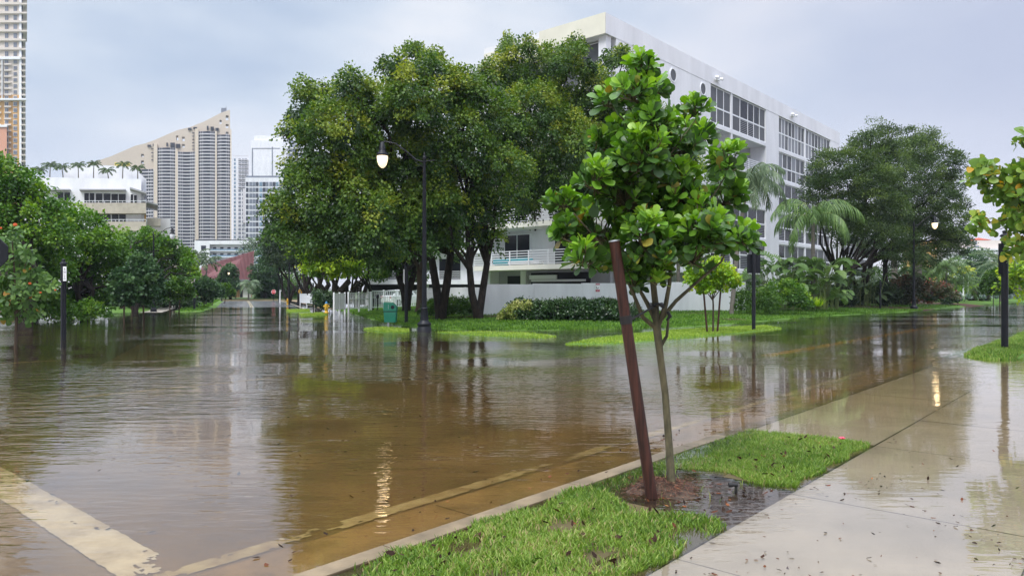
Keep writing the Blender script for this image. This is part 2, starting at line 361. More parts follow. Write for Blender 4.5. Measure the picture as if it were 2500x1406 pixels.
def limbs(mb, base, r0, fork, targets, n=8, wig=.3, tip=.03, start=None, rfork=.8):
    base = np.array(base, float); fork = np.array(fork, float)
    mid = (base+fork)/2+np.array((rnd.uniform(-1, 1)*r0*.6, rnd.uniform(-1, 1)*r0*.6, 0))
    mb.tube([base+np.array((0, 0, -.25)), base+np.array((0, 0, .02)), base+(mid-base)*.25, mid, fork], [r0*1.5, r0*1.35, r0*1.02, r0*.92, r0*rfork], n)
    for t in targets:
        t = np.array(t, float); L = np.linalg.norm(t-fork)
        a = fork+(t-fork)*.3+np.array((rnd.uniform(-1, 1), rnd.uniform(-1, 1), .5))*L*.12*wig*2
        b = fork+(t-fork)*.65+np.array((rnd.uniform(-1, 1), rnd.uniform(-1, 1), .9))*L*.12*wig*2
        rr = r0*rnd.uniform(.42, .62)
        mb.tube([fork-np.array((0, 0, r0*.6)), a, b, t], [rr*1.15, rr*.85, rr*.55, tip], max(5, n-2))
        for _ in range(3):
            q = b+(t-b)*rnd.uniform(0, .7); e = q+np.array((rnd.uniform(-1, 1), rnd.uniform(-1, 1), rnd.uniform(-.1, .6)))*min(L*.2, .8)
            mb.tube([q, (q+e)/2+np.array((0, 0, .02*min(L, 2))), e], [rr*.38, rr*.25, tip*.6], 5)
def tree(name, label, cat, base, r0, forkz, blobs, lm, bark, group=None, forks=1, fx=0, ntar=9, wig=.35, low=.55, **k):
    root = thing(name, label, cat, base, group=group); mb = MB()
    B = list(blobs)
    tg = [(b[0]+rnd.uniform(-.2, .2)*b[3], b[1], b[2]-b[5]*rnd.uniform(.0, .4)) for b in B]; rnd.shuffle(tg)
    for i in range(forks):
        f = np.array(base, float)+np.array((fx+(i-(forks-1)/2)*r0*3.2, rnd.uniform(-.3, .3)*forks, forkz*(1+.1*i)))
        limbs(mb, base, r0*(1 if forks == 1 else .75), f, tg[i::forks][:ntar], wig=wig)
    mb.build("trunk", bark, root); foliage("crown", B, lm, parent=root, **k)
    return root
def palm(name, label, loc, h, lm, nf=16, L=2.2, droop=1.0, r=.14, leaf=.5, lean=(0, 0), group=None, nl=26, w=.05, hang=.55, up=.9, trunk=M["palmtr"], boots=False):
    root = thing(name, label, "palm tree", loc, group=group); loc = np.array(loc, float)
    top = loc+np.array((lean[0], lean[1], h)); mb = MB()
    mid = (loc+top)/2+np.array((lean[0]*-.12, 0, 0))
    mb.tube([loc-np.array((0, 0, .2)), loc+np.array((0, 0, .1)), mid, top], [r*1.35, r*1.2, r, r*.8], 10); mb.build("trunk", trunk, root)
    Vs = []; Fs = []; vs = []; nb = 0; rm = MB()
    for i in range(nf):
        az = 2*pi*i*.382+rnd.uniform(-.2, .2); el = up*(1-1.25*(i/nf))+rnd.uniform(-.1, .1)+.25
        hd = np.array((cos(az), sin(az), 0)); Lf = L*rnd.uniform(.85, 1.1)
        ts = np.linspace(0, 1, nl); a = el-droop*1.9*ts**1.3
        seg = Lf/(nl-1); p = np.zeros((nl, 3)); p[0] = top
        for j in range(1, nl): p[j] = p[j-1]+seg*(hd*cos(a[j])+np.array((0, 0, sin(a[j]))))
        rm.tube([p[0], p[nl//3], p[2*nl//3], p[-1]], [.035*L/2, .025*L/2, .015*L/2, .006], 4, cap=False)
        side = np.array((-sin(az), cos(az), 0)); tan = unit(np.gradient(p, axis=0))
        for sg in (-1, 1):
            q = p[2:]; m_ = len(q); ll = leaf*np.sin(np.pi*(.12+.83*ts[2:]))**.7*rng.uniform(.8, 1.15, m_)
            d = unit(side*sg*rng.uniform(.6, 1.1, (m_, 1))+tan[2:]*.55+np.array((0, 0, -hang))*rng.uniform(.4, 1.3, (m_, 1)))
            e = unit(d+np.array((0, 0, -hang*1.2)))
            wd = np.cross(d, np.cross(tan[2:], d)); wd = unit(wd)*w*.5
            a0 = q; a1 = q+d*ll[:, None]*.5; a2 = a1+e*ll[:, None]*.5
            vv = np.stack((a0-wd, a0+wd, a1+wd*.9, a1-wd*.9, a2+wd*.15, a2-wd*.15), 1).reshape(-1, 3)
            ff = (np.array(((0, 1, 2, 3), (3, 2, 4, 5)))[None]+np.arange(m_)[:, None, None]*6).reshape(-1, 4)+nb
            Vs.append(vv); Fs.append(ff); nb += len(vv); vs.append(np.repeat(rng.normal(.5, .2, m_), 2))
    fo = fast("fronds", np.vstack(Vs), np.vstack(Fs), lm, np.concatenate(vs), root)
    rm.build("frond_stems", M["palmst"], root)
    return root
M["palmst"] = mat("frond_stem", (.13, .17, .05), .6)
def outline(name, pts, holes, y0, y1, m, parent=None, o=(0, 0, 0), sk=0, yref=0):
    """flat outline in the x-z plane with real openings, given a real thickness"""
    cu = bpy.data.curves.new(name, 'CURVE'); cu.dimensions = '2D'; cu.fill_mode = 'BOTH'; cu.extrude = (y1-y0)/2
    for L in [pts]+list(holes):
        sp = cu.splines.new('POLY'); sp.points.add(len(L)-1); sp.use_cyclic_u = True
        for i, (x, z) in enumerate(L): sp.points[i].co = (x, z, 0, 1)
    ob = bpy.data.objects.new(name, cu); me = bpy.data.meshes.new_from_object(ob, depsgraph=None) if False else ob.to_mesh().copy()
    ob.to_mesh_clear(); bpy.data.objects.remove(ob)
    n = len(me.vertices); co = np.empty(n*3, np.float32); me.vertices.foreach_get("co", co); co = co.reshape(-1, 3)
    yy = (y0+y1)/2-co[:, 2]; new = np.stack((co[:, 0]+o[0]+(yy-yref)*sk, yy+o[1], co[:, 1]+o[2]), 1); me.vertices.foreach_set("co", new.ravel()); me.update()
    me.materials.clear(); me.materials.append(m); me.polygons.foreach_set('use_smooth', [False]*len(me.polygons)); ob = bpy.data.objects.new(name, me); COL.objects.link(ob)
    if parent is not None: adopt(ob, parent)
    return ob
def text(name, s, size, o, ux, nz, m, parent, depth=.004):
    """real lettering: centred at o, written along ux, facing nz"""
    cu = bpy.data.curves.new(name, 'FONT'); cu.body = s; cu.size = size; cu.align_x = 'CENTER'; cu.align_y = 'CENTER'; cu.extrude = depth; cu.resolution_u = 2
    ob = bpy.data.objects.new(name, cu); me = ob.to_mesh().copy(); ob.to_mesh_clear(); bpy.data.objects.remove(ob)
    n = len(me.vertices); co = np.empty(n*3, np.float32); me.vertices.foreach_get("co", co); co = co.reshape(-1, 3)
    ux = np.array(ux, float); nz = np.array(nz, float); up = np.cross(nz, ux)
    me.vertices.foreach_set("co", (np.array(o)+co[:, 0:1]*ux+co[:, 1:2]*up+co[:, 2:3]*nz).astype(np.float32).ravel()); me.update()
    me.materials.clear(); me.materials.append(m); me.polygons.foreach_set('use_smooth', [False]*len(me.polygons)); ob = bpy.data.objects.new(name, me); COL.objects.link(ob); adopt(ob, parent); return ob
# ------------------------------------------------------------ setting: ground, roads, lawns, water
SD = np.array((-.35, .937, 0)); SN = np.array((.937, .35, 0))     # side street direction, its right-hand normal
def ss(x): x = np.clip(x, 0, 1); return x*x*(3-2*x)
def ramp(y): return .17*ss((np.asarray(y)-54)/34.)
def sheet(name, pts_fn, ns, nt, m, kind="structure", smooth=True):
    a, b = np.meshgrid(np.linspace(0, 1, ns), np.linspace(0, 1, nt), indexing='ij')
    Vv = pts_fn(a.ravel(), b.ravel()); i = np.arange((ns-1)*nt).reshape(ns-1, nt)[:, :-1].ravel()
    F = np.stack((i, i+nt, i+nt+1, i+1), 1)
    o = fast(name, Vv, F, m, smooth=smooth); o["kind"] = kind; return o
def strip(name, s0, s1, t0, t1, zf, m, ns=60, nt=5):
    def f(a, b):
        s = s0+(s1-s0)*a; t = t0+(t1-t0)*b; z = zf(s, t) if callable(zf) else zf+0*s
        return np.outer(s, U)+np.outer(t, V)+np.outer(z, (0, 0, 1))
    return sheet(name, f, ns, nt, m)
def gfun(a, b):
    x = (a*2-1); x = np.sign(x)*np.abs(x)**2.2*2500; y = -60+(b**2.2)*4000
    z = -.24+.5*ss((y-99)/10.)
    return np.stack((x, y, z), 1)
sheet("ground", gfun, 90, 120, M["silt"])
far = strip("far_ground", 0, 1, 0, 1, 0, M["ground"], 2, 2)
far.data.vertices.foreach_set("co", np.array([(-1500, 112, .275), (-1500, 3000, .275), (1500, 112, .275), (1500, 3000, .275)], np.float32).ravel())
RZ = -.078
def rdz(t): return RZ+.022*(1-((t-7.8)/3.5)**2)
strip("road", -30, 140, 4.30, 11.3, lambda s, t: rdz(t), M["asphalt"], 120, 8)
strip("road", -40, 4, 11.31, 34, RZ-.03, M["asphalt"], 20, 8)
def sst(c0, a0, a1, w0, w1, dz=0):
    """strip along the side street: c0 at its right kerb"""
    c = np.array((-13.5, 51, 0))
    def f(a, b):
        p = c+np.outer(a0+(a1-a0)*a, SD)+np.outer(w0+(w1-w0)*b, SN); p[:, 2] = dz+ramp(p[:, 1]); return p
    return f
sheet("side_road", sst(0, -46, 15, -8.2, 0, RZ-.004), 60, 6, M["asphalt"])
sheet("side_road", sst(0, 15, 82, -8.2, 0, RZ-.004), 60, 6, M["asphaltg"])
def island(name, poly, m, zmax=.45, slope=.04, res=.3, lip=.02, skirt=1.3, rm=0., add=0.):
    poly = np.array(poly, float)[:, :2]; lo = poly.min(0)-skirt; hi = poly.max(0)+skirt
    nx = int((hi[0]-lo[0])/res)+2; ny = int((hi[1]-lo[1])/res)+2
    gx, gy = np.meshgrid(np.linspace(lo[0], hi[0], nx), np.linspace(lo[1], hi[1], ny), indexing='ij'); q = np.stack((gx.ravel(), gy.ravel()), 1)
    z = iz(poly, q, zmax, slope, lip, rm)+add
    d = sdist(poly, q); idx = np.arange(nx*ny).reshape(nx, ny)
    F = np.stack((idx[:-1, :-1], idx[1:, :-1], idx[1:, 1:], idx[:-1, 1:]), -1).reshape(-1, 4)
    F = F[(d[F] > -skirt).all(1)]
    use, inv = np.unique(F, return_inverse=True)
    o = fast(name, np.column_stack((q, z))[use], inv.reshape(F.shape), m, smooth=True); o["kind"] = "structure"
    return poly
def sdist(poly, q):
    n = len(poly); dm = np.full(len(q), 1e9); ins = np.zeros(len(q), bool)
    for i in range(n):
        a = poly[i]; b = poly[(i+1) % n]; ab = b-a; t = np.clip(((q-a)@ab)/(ab@ab+1e-12), 0, 1)
        dm = np.minimum(dm, np.linalg.norm(q-(a+t[:, None]*ab), axis=1))
        c = ((a[1] > q[:, 1]) != (b[1] > q[:, 1])) & (q[:, 0] < (b[0]-a[0])*(q[:, 1]-a[1])/(b[1]-a[1]+1e-12)+a[0]); ins ^= c
    return np.where(ins, dm, -dm)
def wob(q):
    return .10*np.sin(q[:, 0]*1.7+q[:, 1]*.6)+.08*np.sin(q[:, 0]*3.9-q[:, 1]*2.3+1)+.12*np.sin(q[:, 1]*.9+2)
def iz(poly, q, zmax, slope, lip, rm):
    d = sdist(poly, q)+wob(q)*.8*min(1, zmax/.1)
    up = zmax*(1-np.exp(-np.maximum(d, 0)*slope/zmax))+lip*ss(d/.12); return np.where(d > 0, up, np.maximum(d*.14, -.128))+rm*ramp(q[:, 1])
LAWN = [G(*p)[:2] for p in ((868, 768), (905, 778), (960, 791), (1010, 797), (1050, 800), (1100, 804), (1200, 806), (1300, 806), (1500, 803), (1700, 797), (1860, 784), (1976, 773), (2211, 761), (2330, 750), (2400, 742))]+[np.array(p) for p in ((75, 101), (110, 115), (-6, 115), (-12, 96), (-14.5, 60), (-11.6, 53))]
LA = dict(zmax=.46, slope=.045, lip=.03)
island("corner_lawn", LAWN, M["lawn"], res=.5, rm=.8, **LA)
def gz(x, y): return float(iz(np.array(LAWN), np.array([(x, y)]), LA["zmax"], LA["slope"], LA["lip"], .8)[0])
TONGUE = [G(*p)[:2] for p in ((1375, 841), (1440, 829), (1560, 815), (1650, 806), (1760, 800), (1870, 796), (1912, 802), (1800, 814), (1700, 823), (1600, 832), (1500, 840))]
island("verge_lawn", TONGUE, M["lawn"], zmax=.03, slope=.05, res=.2, lip=.012)
LIPS = [([(885, 804), (940, 801), (1000, 806), (1000, 812), (940, 812)], .03), ([(1060, 812), (1180, 810), (1300, 814), (1362, 822), (1330, 827), (1180, 821)], -.006),
        ([(697, 757), (755, 755.5), (758, 761), (705, 763)], .04), ([(728, 768), (785, 764), (800, 768), (792, 772), (740, 772.5)], .05)]
lipP = []
for pp, zz in LIPS:
    po = [G(*p)[:2] for p in pp]; lipP.append(po)
    island("verge_lawn", po, M["lawn"], zmax=.03, slope=.04, res=.2, lip=.012, skirt=.8, add=min(zz, 0))
RIGHT = [ST(20.2, 2.75)[:2], ST(20.6, 3.2)[:2], ST(21.4, 3.5)[:2], ST(38, 3.5)[:2], ST(38, 2.3)[:2], ST(21, 2.3)[:2]]
island("verge_lawn", RIGHT, M["lawn"], zmax=.10, slope=.2, res=.15, lip=.03, skirt=.5)
LST = np.array((-22.0, 52, 0))
LEFTV = [(LST+SD*a-SN*b)[:2] for a, b in ((5.5, .25), (40, .25), (60, .25), (60, 2.2), (5, 2.2), (3.5, 1.3))]
island("verge_lawn", LEFTV, M["lawn"], zmax=.06, slope=.06, res=.4, rm=1)
LEFTL = [(LST+SD*a-SN*b)[:2] for a, b in ((4, 3.9), (60, 3.9), (60, 40), (30, 40), (8, 11), (3, 8))]
island("side_lawn", LEFTL, M["lawn"], zmax=.25, slope=.05, res=.6, rm=1)
FAR = [(49, 97), (90, 96), (160, 105), (160, 135), (-5, 135), (20, 112)]
island("park_lawn", FAR, M["lawn"], zmax=.3, slope=.04, res=1.5)
sheet("side_pavement", sst(0, -2, 80, 1.5, 3.1, -.03), 60, 3, M["gutter"])
sheet("side_kerb", sst(0, 2, 80, 0.01, .18, -.01), 60, 3, M["concrete"])
sheet("side_kerb", sst(0, 2, 80, -8.4, -8.21, -.01), 60, 3, M["concrete"])
sheet("side_pavement", sst(0, 6, 66, -12.0, -10.5, .03), 60, 3, M["concrete"])
# kerb, gutter and pavement beside the camera
def kz(s): return .008-.03*ss((s-7.2)/3.)
kb = MB()
JS = [-3, -1, 1, 3, 5, 7, 9, 11, 14, 17, 20, 24, 28, 34, 42, 52]
for a, b in zip(JS[:-1], JS[1:]):
    s0, s1 = a+.004, b-.004
    for t0, t1, zl in ((3.56, 3.73, None),):
        vs = []
        for s in (s0, s1):
            z = float(kz(s)); vs += [ST(s, t0, -.2), ST(s, t1, -.2), ST(s, t1+.0, z-.025), ST(s, t1-.02, z), ST(s, t0, z)]
        kb.raw(vs, [(0, 5, 6, 1)[::-1], (1, 6, 7, 2)[::-1], (2, 7, 8, 3)[::-1], (3, 8, 9, 4)[::-1], (4, 9, 5, 0)[::-1], (0, 1, 2, 3, 4), (9, 8, 7, 6, 5)])
tag(kb.build("kerb", M["kerb"]), kind="structure")
for a, b in ((-4, .9), (.9, 4.0), (4.0, 7.1), (7.1, 10.2), (10.2, 13.3), (13.3, 22), (22, 60)):
    strip("gutter", a+.006, b-.006, 3.74, 4.32, lambda s, t: -.068-.0*s, M["gutter"], 8, 3)
strip("gutter_seam", -4, 60, 3.70, 4.40, -.086, M["joint"], 8, 2)
def worn(name, s0, s1, t0, t1, m, cs=.035, ct=.02, keep=.62, dz=.005, seed=1, edge=.25):
    ns = int((s1-s0)/cs); nt = max(4, int((t1-t0)/ct)); s, t = np.meshgrid(np.linspace(s0, s1, ns+1), np.linspace(t0, t1, nt+1), indexing='ij')
    r = np.random.default_rng(seed); s = s+r.normal(0, cs*.22, s.shape); t = t+r.normal(0, ct*.18, t.shape)
    def fl(k): 
        g = r.normal(size=(ns//k+3, nt//k+3)); x = np.arange(ns)/k; y = np.arange(nt)/k; xi = x.astype(int); yi = y.astype(int); fx = (x-xi)[:, None]; fy = (y-yi)[None]
        return g[xi][:, yi]*(1-fx)*(1-fy)+g[xi+1][:, yi]*fx*(1-fy)+g[xi][:, yi+1]*(1-fx)*fy+g[xi+1][:, yi+1]*fx*fy
    h = fl(14)*.9+fl(4)*.5+r.normal(0, .25, (ns, nt)); ed = np.minimum(np.arange(nt), nt-1-np.arange(nt))[None]/nt
    h = h-(ed < edge*.5)*.5; ok = h > np.quantile(h, 1-keep)
    idx = np.arange((ns+1)*(nt+1)).reshape(ns+1, nt+1); F = np.stack((idx[:-1, :-1], idx[1:, :-1], idx[1:, 1:], idx[:-1, 1:]), -1)[ok]
    q = np.outer(s.ravel(), U)+np.outer(t.ravel(), V)+np.outer(rdz(t.ravel())+dz, (0, 0, 1)); o = fast(name, q, F, m); o["kind"] = "structure"
worn("edge_line", -1.5, 15, 4.38, 4.53, M["paintworn"], keep=.80, edge=.5)
worn("edge_line", 15, 40, 4.38, 4.53, M["paintworn"], cs=.1, keep=.8, seed=3)
worn("crossing_line", 1.75, 2.07, 4.56, 8.6, M["paintw"], cs=.02, ct=.035, keep=.95, dz=.006, seed=5, edge=0)
# pavement slabs with open joints
S_J = [-2.4, -.2, 1.95, 4.08, 6.0, 8.45, 10.5, 12.6, 14.7, 16.8, 18.9, 21, 24, 27, 30, 36, 44, 56]
slabs = []
def pz(s, t): return -.014-.010*np.clip((s-5)/6., 0, 1.5)+.0*t
for i, (a, b) in enumerate(zip(S_J[:-1], S_J[1:])):
    for t0, t1 in ((.55, 2.19), (-1.2, .54)):
        slabs.append((a, b, t0, t1))
    if 8.4 < a < 19: slabs.append((a, b, 2.205, 3.55))
for a, b, t0, t1 in slabs:
    dz = rnd.uniform(-.002, .002)
    strip("pavement", a+.0065, b-.0065, t0, t1, lambda s, t: pz(s, t)+dz, M["concrete"], 6, 6)
strip("pavement_bed", -3, 58, -1.3, 3.57, lambda s, t: -.045+0*s, M["joint"], 10, 3)
# grass strip soil
strip("verge_soil", -3, 4.85, 2.2, 3.56, lambda s, t: -.012+.018*np.sin(np.clip((t-2.2)/1.36, 0, 1)*pi), M["silt"], 40, 12)
strip("verge_soil", 6.08, 8.44, 2.2, 3.56, lambda s, t: -.012-.022*np.clip((t-2.8)/.7, 0, 1)+.014*np.sin(np.clip((t-2.2)/1.0, 0, 1)*pi), M["silt"], 40, 12)
def soilz(s, t):
    return -.030+.012*np.sin(s*9+t*4)*np.sin(t*11-s*3)+.075*np.exp(-(((s-5.42)/.33)**2+((t-3.03)/.30)**2))
strip("planting_soil", 4.8, 6.12, 2.2, 3.56, soilz, M["soil"], 60, 60)
# markings
def line(name, a, b, wd, z, m, n=12):
    a = np.array(a, float)[:2]; b = np.array(b, float)[:2]; d = (b-a)/np.linalg.norm(b-a); nn = np.array((-d[1], d[0]))*wd/2
    def f(x, y):
        p = a+np.outer(x, b-a)+np.outer(y*2-1, nn); return np.column_stack((p, z+ramp(p[:, 1]) if name.startswith("side") else z+0*x))
    return sheet(name, f, n, 2, m)
for t in (7.32, 7.50):
    strip("centre_line", 18.5, 60, t-.07, t+.07, RZ+.028, M["painty"], 30, 2)
line("crossing_line", ST(4.3, 12.95), ST(14.5, 12.95), .16, RZ+.003, M["painty2"])
line("crossing_line", ST(6.2, 16.2), ST(12.5, 16.2), .16, RZ+.003, M["painty2"])
line("stop_line", (-16, 13.6), (-11.3, 18.2), .2, RZ-.024, M["painty2"])
cc = np.array((-13.5, 51, 0))-SN*4.1
for dd in (-.09, .09): line("side_centre_line", cc+SD*16+SN*dd, cc+SD*72+SN*dd, .08, RZ+.004, M["paintworn"])
# the flood water
def water():
    m = bpy.data.materials.new("water"); m.use_nodes = True; t = m.node_tree; t.nodes.clear(); L = t.links.new
    out = N(t, "ShaderNodeOutputMaterial"); tc = N(t, "ShaderNodeTexCoord")
    def noise(scale, det, s3, rot=0):
        mp = N(t, "ShaderNodeMapping"); mp.inputs["Scale"].default_value = s3; mp.inputs["Rotation"].default_value = (0, 0, rot); L(tc.outputs["Object"], mp.inputs[0])
        n = N(t, "ShaderNodeTexNoise", i_Scale=scale, i_Detail=det, i_Roughness=.5); L(mp.outputs[0], n.inputs["Vector"]); return n.outputs[0]
    def mth(op, a, b):
        n = N(t, "ShaderNodeMath", operation=op)
        for i, v in enumerate((a, b)):
            if isinstance(v, (int, float)): n.inputs[i].default_value = v
            else: L(v, n.inputs[i])
        return n.outputs[0]
    a = noise(1.0, 2.0, (3.2, 10.5, 1), radians(6)); b = noise(1.0, 3.0, (1.1, 3.4, 1), radians(-14)); c = noise(1.0, 1.0, (9, 24, 1), radians(10))
    hgt = mth('ADD', mth('ADD', mth('MULTIPLY', a, .8), mth('MULTIPLY', b, 1.5)), mth('MULTIPLY', c, .16))
    patch = noise(.16, 2.0, (1, 1.6, 1)); pr = N(t, "ShaderNodeMapRange"); pr.inputs[1].default_value = .42; pr.inputs[2].default_value = .62; pr.inputs[3].default_value = .16; pr.inputs[4].default_value = 1.25; L(patch, pr.inputs[0])
    # calmer over the pavement and kerb where it is only a film
    dt = N(t, "ShaderNodeVectorMath", operation='DOT_PRODUCT'); dt.inputs[1].default_value = tuple(V); L(tc.outputs["Object"], dt.inputs[0])
    sh = N(t, "ShaderNodeMapRange"); sh.inputs[1].default_value = 3.2; sh.inputs[2].default_value = 7.5; sh.inputs[3].default_value = .16; sh.inputs[4].default_value = 1.0; L(dt.outputs["Value"], sh.inputs[0])
    bp = N(t, "ShaderNodeBump", i_Distance=.017); L(hgt, bp.inputs["Height"]); L(mth('MULTIPLY', pr.outputs[0], sh.outputs[0]), bp.inputs["Strength"])
    fr = N(t, "ShaderNodeFresnel", i_IOR=1.62); L(bp.outputs[0], fr.inputs["Normal"])
    gl = N(t, "ShaderNodeBsdfGlossy", i_Roughness=.03); gl.inputs["Color"].default_value = (.97, .97, .98, 1); L(bp.outputs[0], gl.inputs["Normal"])
    tr = N(t, "ShaderNodeBsdfTransparent")
    tm = N(t, "ShaderNodeMapRange"); tm.inputs[1].default_value = 3.4; tm.inputs[2].default_value = 4.0; L(dt.outputs["Value"], tm.inputs[0])
    tx = N(t, "ShaderNodeMix", data_type='RGBA'); tx.inputs["A"].default_value = (.985, .965, .92, 1); tx.inputs["B"].default_value = (.93, .85, .68, 1); du = N(t, "ShaderNodeVectorMath", operation='DOT_PRODUCT'); du.inputs[1].default_value = tuple(U); L(tc.outputs["Object"], du.inputs[0])
    tn = N(t, "ShaderNodeMapRange"); tn.inputs[1].default_value = 6.0; tn.inputs[2].default_value = 12.0; L(du.outputs["Value"], tn.inputs[0])
    L(mth('MAXIMUM', tm.outputs[0], tn.outputs[0]), tx.inputs["Factor"]); L(tx.outputs["Result"], tr.inputs[0])
    df = N(t, "ShaderNodeBsdfDiffuse"); df.inputs[0].default_value = (.11, .078, .037, 1)
    # suspended silt shows more where it is deep
    mk = N(t, "ShaderNodeMapRange"); mk.inputs[1].default_value = 3.6; mk.inputs[2].default_value = 14; mk.inputs[3].default_value = .03; mk.inputs[4].default_value = .30; L(dt.outputs["Value"], mk.inputs[0])
    m1 = N(t, "ShaderNodeMixShader"); L(mk.outputs[0], m1.inputs[0]); L(tr.outputs[0], m1.inputs[1]); L(df.outputs[0], m1.inputs[2])
    mx = N(t, "ShaderNodeMixShader"); L(mth('MINIMUM', mth('MULTIPLY', fr.outputs[0], 1.22), 1.0), mx.inputs[0]); L(m1.outputs[0], mx.inputs[1]); L(gl.outputs[0], mx.inputs[2]); L(mx.outputs[0], out.inputs[0])
    return m
M["water"] = water()
def wf(a, b): return np.stack((-100+a*270, -8+b*116, 0*a), 1)
sheet("flood_water", wf, 30, 20, M["water"])
# ---- grass
def inpoly(poly, n, lo=None, hi=None, bias=None):
    poly = np.array(poly)[:, :2]; lo = poly.min(0) if lo is None else np.array(lo); hi = poly.max(0) if hi is None else np.array(hi); out = []
    while sum(map(len, out)) < n:
        q = rng.uniform(lo, hi, (n*2, 2)); q = q[sdist(poly, q) > .03]
        if bias is not None: q = q[rng.uniform(0, 1, len(q)) < bias(q)]
        out.append(q)
        if len(out) > 60: break
    return np.vstack(out)[:n]
def blades(name, q3, m, h, w, label=None, vmean=.5, lean=.5, vs=.2, patch=.15):
    n = len(q3); az = rng.uniform(0, 2*pi, n); ln = rng.uniform(.1, lean, n); hh = h*rng.uniform(.55, 1.25, n)
    d = np.stack((np.cos(az)*ln, np.sin(az)*ln, np.ones(n)), 1); d = unit(d); ww = w*rng.uniform(.7, 1.2, n)
    a2 = rng.uniform(0, 2*pi, n); s = np.stack((np.cos(a2), np.sin(a2), 0*a2), 1)*ww[:, None]/2
    m1 = q3+d*hh[:, None]*.55; d2 = unit(d+np.stack((np.cos(az), np.sin(az), 0*az-.2), 1)*rng.uniform(.1, .9, (n, 1))); tp = m1+d2*hh[:, None]*.5
    Vv = np.stack((q3-s, q3+s, m1+s*.9, m1-s*.9, tp+s*.15, tp-s*.15), 1).reshape(-1, 3)
    F = (np.array(((0, 1, 2, 3), (3, 2, 4, 5)))[None]+np.arange(n)[:, None, None]*6).reshape(-1, 4)
    v = rng.normal(vmean, vs, n)+patch*np.sin(q3[:, 0]*2.1+1)*np.sin(q3[:, 1]*1.7)+patch*.6*np.sin(q3[:, 0]*9)*np.sin(q3[:, 1]*11+1)
    v[rng.uniform(0, 1, n) < .03] = 1
    o = fast(name, Vv, F, m, np.repeat(v, 2)); tag(o, label, "grass", kind="stuff"); return o
def st_pts(n, s0, s1, t0, t1, zf, mask=None):
    s = rng.uniform(s0, s1, n); t = rng.uniform(t0, t1, n)
    if mask is not None: k = mask(s, t); s, t = s[k], t[k]
    return np.outer(s, U)+np.outer(t, V)+np.outer(zf(s, t), (0, 0, 1))
ew = lambda s: .04*np.sin(s*7)+.03*np.sin(s*17+1)
q = st_pts(85000, .5, 5.0, 2.2, 3.58, lambda s, t: -.012+.018*np.sin((t-2.2)/1.36*pi), lambda s, t: (t > 2.22+.03*np.sin(s*9)) & (t < 3.53+ew(s)) & (s < 4.75+.12*np.sin(t*6)+ (t-2.2)*.12) & (rng.uniform(0, 1, len(s)) < .55+.6*np.sin(s*5.1+t*3)*np.sin(t*7.3-s*2)))
blades("grass", q, LM["grass"], .056, .0085, "bright green grass patch at the bottom edge between kerb and wet pavement", .55, lean=.75)
q = st_pts(42000, 5.9, 8.44, 2.2, 3.56, lambda s, t: -.012-.022*np.clip((t-2.8)/.7, 0, 1), lambda s, t: (t > 2.23+.03*np.sin(s*9)) & (s > 6.15+.1*np.sin(t*7)) & (rng.uniform(0, 1, len(s)) < 1-.55*np.clip((t-2.9)/.5, 0, 1)) & (s < 8.4))
blades("grass", q, LM["grass"], .055, .008, "half flooded green grass patch behind the staked sapling", .5, lean=.8)
q = st_pts(2600, 4.85, 6.1, 3.3, 3.56, lambda s, t: -.03+0*s); blades("grass", q, LM["grass"], .05, .006, "thin grass fringe along the kerb behind the sapling", .35, lean=.9)
q = st_pts(140, 5.0, 6.0, 2.5, 3.3, soilz, lambda s, t: np.sin(s*23)*np.sin(t*19) > .55); blades("grass", q, LM["grass"], .11, .006, "few grass sprigs in the flooded planting soil", .6, lean=1.0)
def lawn_blades(poly, n, m, h, w, label, zf, lo=None, hi=None, bias=None, vm=.5):
    q = inpoly(poly, n, lo, hi, bias); z = zf(q); return blades("grass", np.column_stack((q, z)), m, h, w, label, vm)
LAp = np.array(LAWN)
lawn_blades(LAWN, 90000, LM["lawn"], .11, .035, "mown green lawn on the corner in front of the white apartments", lambda q: iz(LAp, q, LA["zmax"], LA["slope"], LA["lip"], .8)-.01, lo=(-14, 29), hi=(60, 75), bias=lambda q: np.clip((34/(q[:, 1]+4))**2.2, 0, 1)*np.where(sdist(LAp, q) < 16, 1, .15))
q = inpoly(LAWN, 16000, (-12, 29), (50, 62), lambda q: (sdist(LAp, q) < .5)*1.0); blades("grass", np.column_stack((q, 0*q[:, 0]-.02)), LM["lawn"], .13, .03, "ragged grass edge of the corner lawn at the waterline", .45)
lawn_blades(TONGUE, 12000, LM["yelgrass"], .075, .026, "pale grass tongue half drowned in the road behind the sapling", lambda q: iz(np.array(TONGUE), q, .03, .05, .012, 0)-.01)
for po, zz, lb in zip(lipP, (0, -.03, 0, 0), ("thin grass sliver beside the green litter bin", "submerged grass sliver right of the near lamp post", "small grass sliver in the water left of the nearer hydrant", "grass sliver at the foot of the nearer yellow hydrant")):
    lawn_blades(po, 3500, LM["yelgrass"], .09, .03, lb, lambda q: .01+zz+0*q[:, 0])
lawn_blades(RIGHT, 34000, LM["grass"], .09, .014, "bright grass island with black post at the right edge", lambda q: iz(np.array(RIGHT), q, .10, .2, .03, 0)-.01, lo=(10, 16.5), hi=(24, 30))
lawn_blades(LEFTV, 6000, LM["lawn"], .1, .06, "grass verge along the left of the side street", lambda q: iz(np.array(LEFTV), q, .06, .06, .03, 1))
lawn_blades(FAR, 9000, LM["lawn"], .14, .12, "distant lawn where the right road bends away", lambda q: iz(np.array(FAR), q, .3, .04, .02, 0), hi=(110, 116))
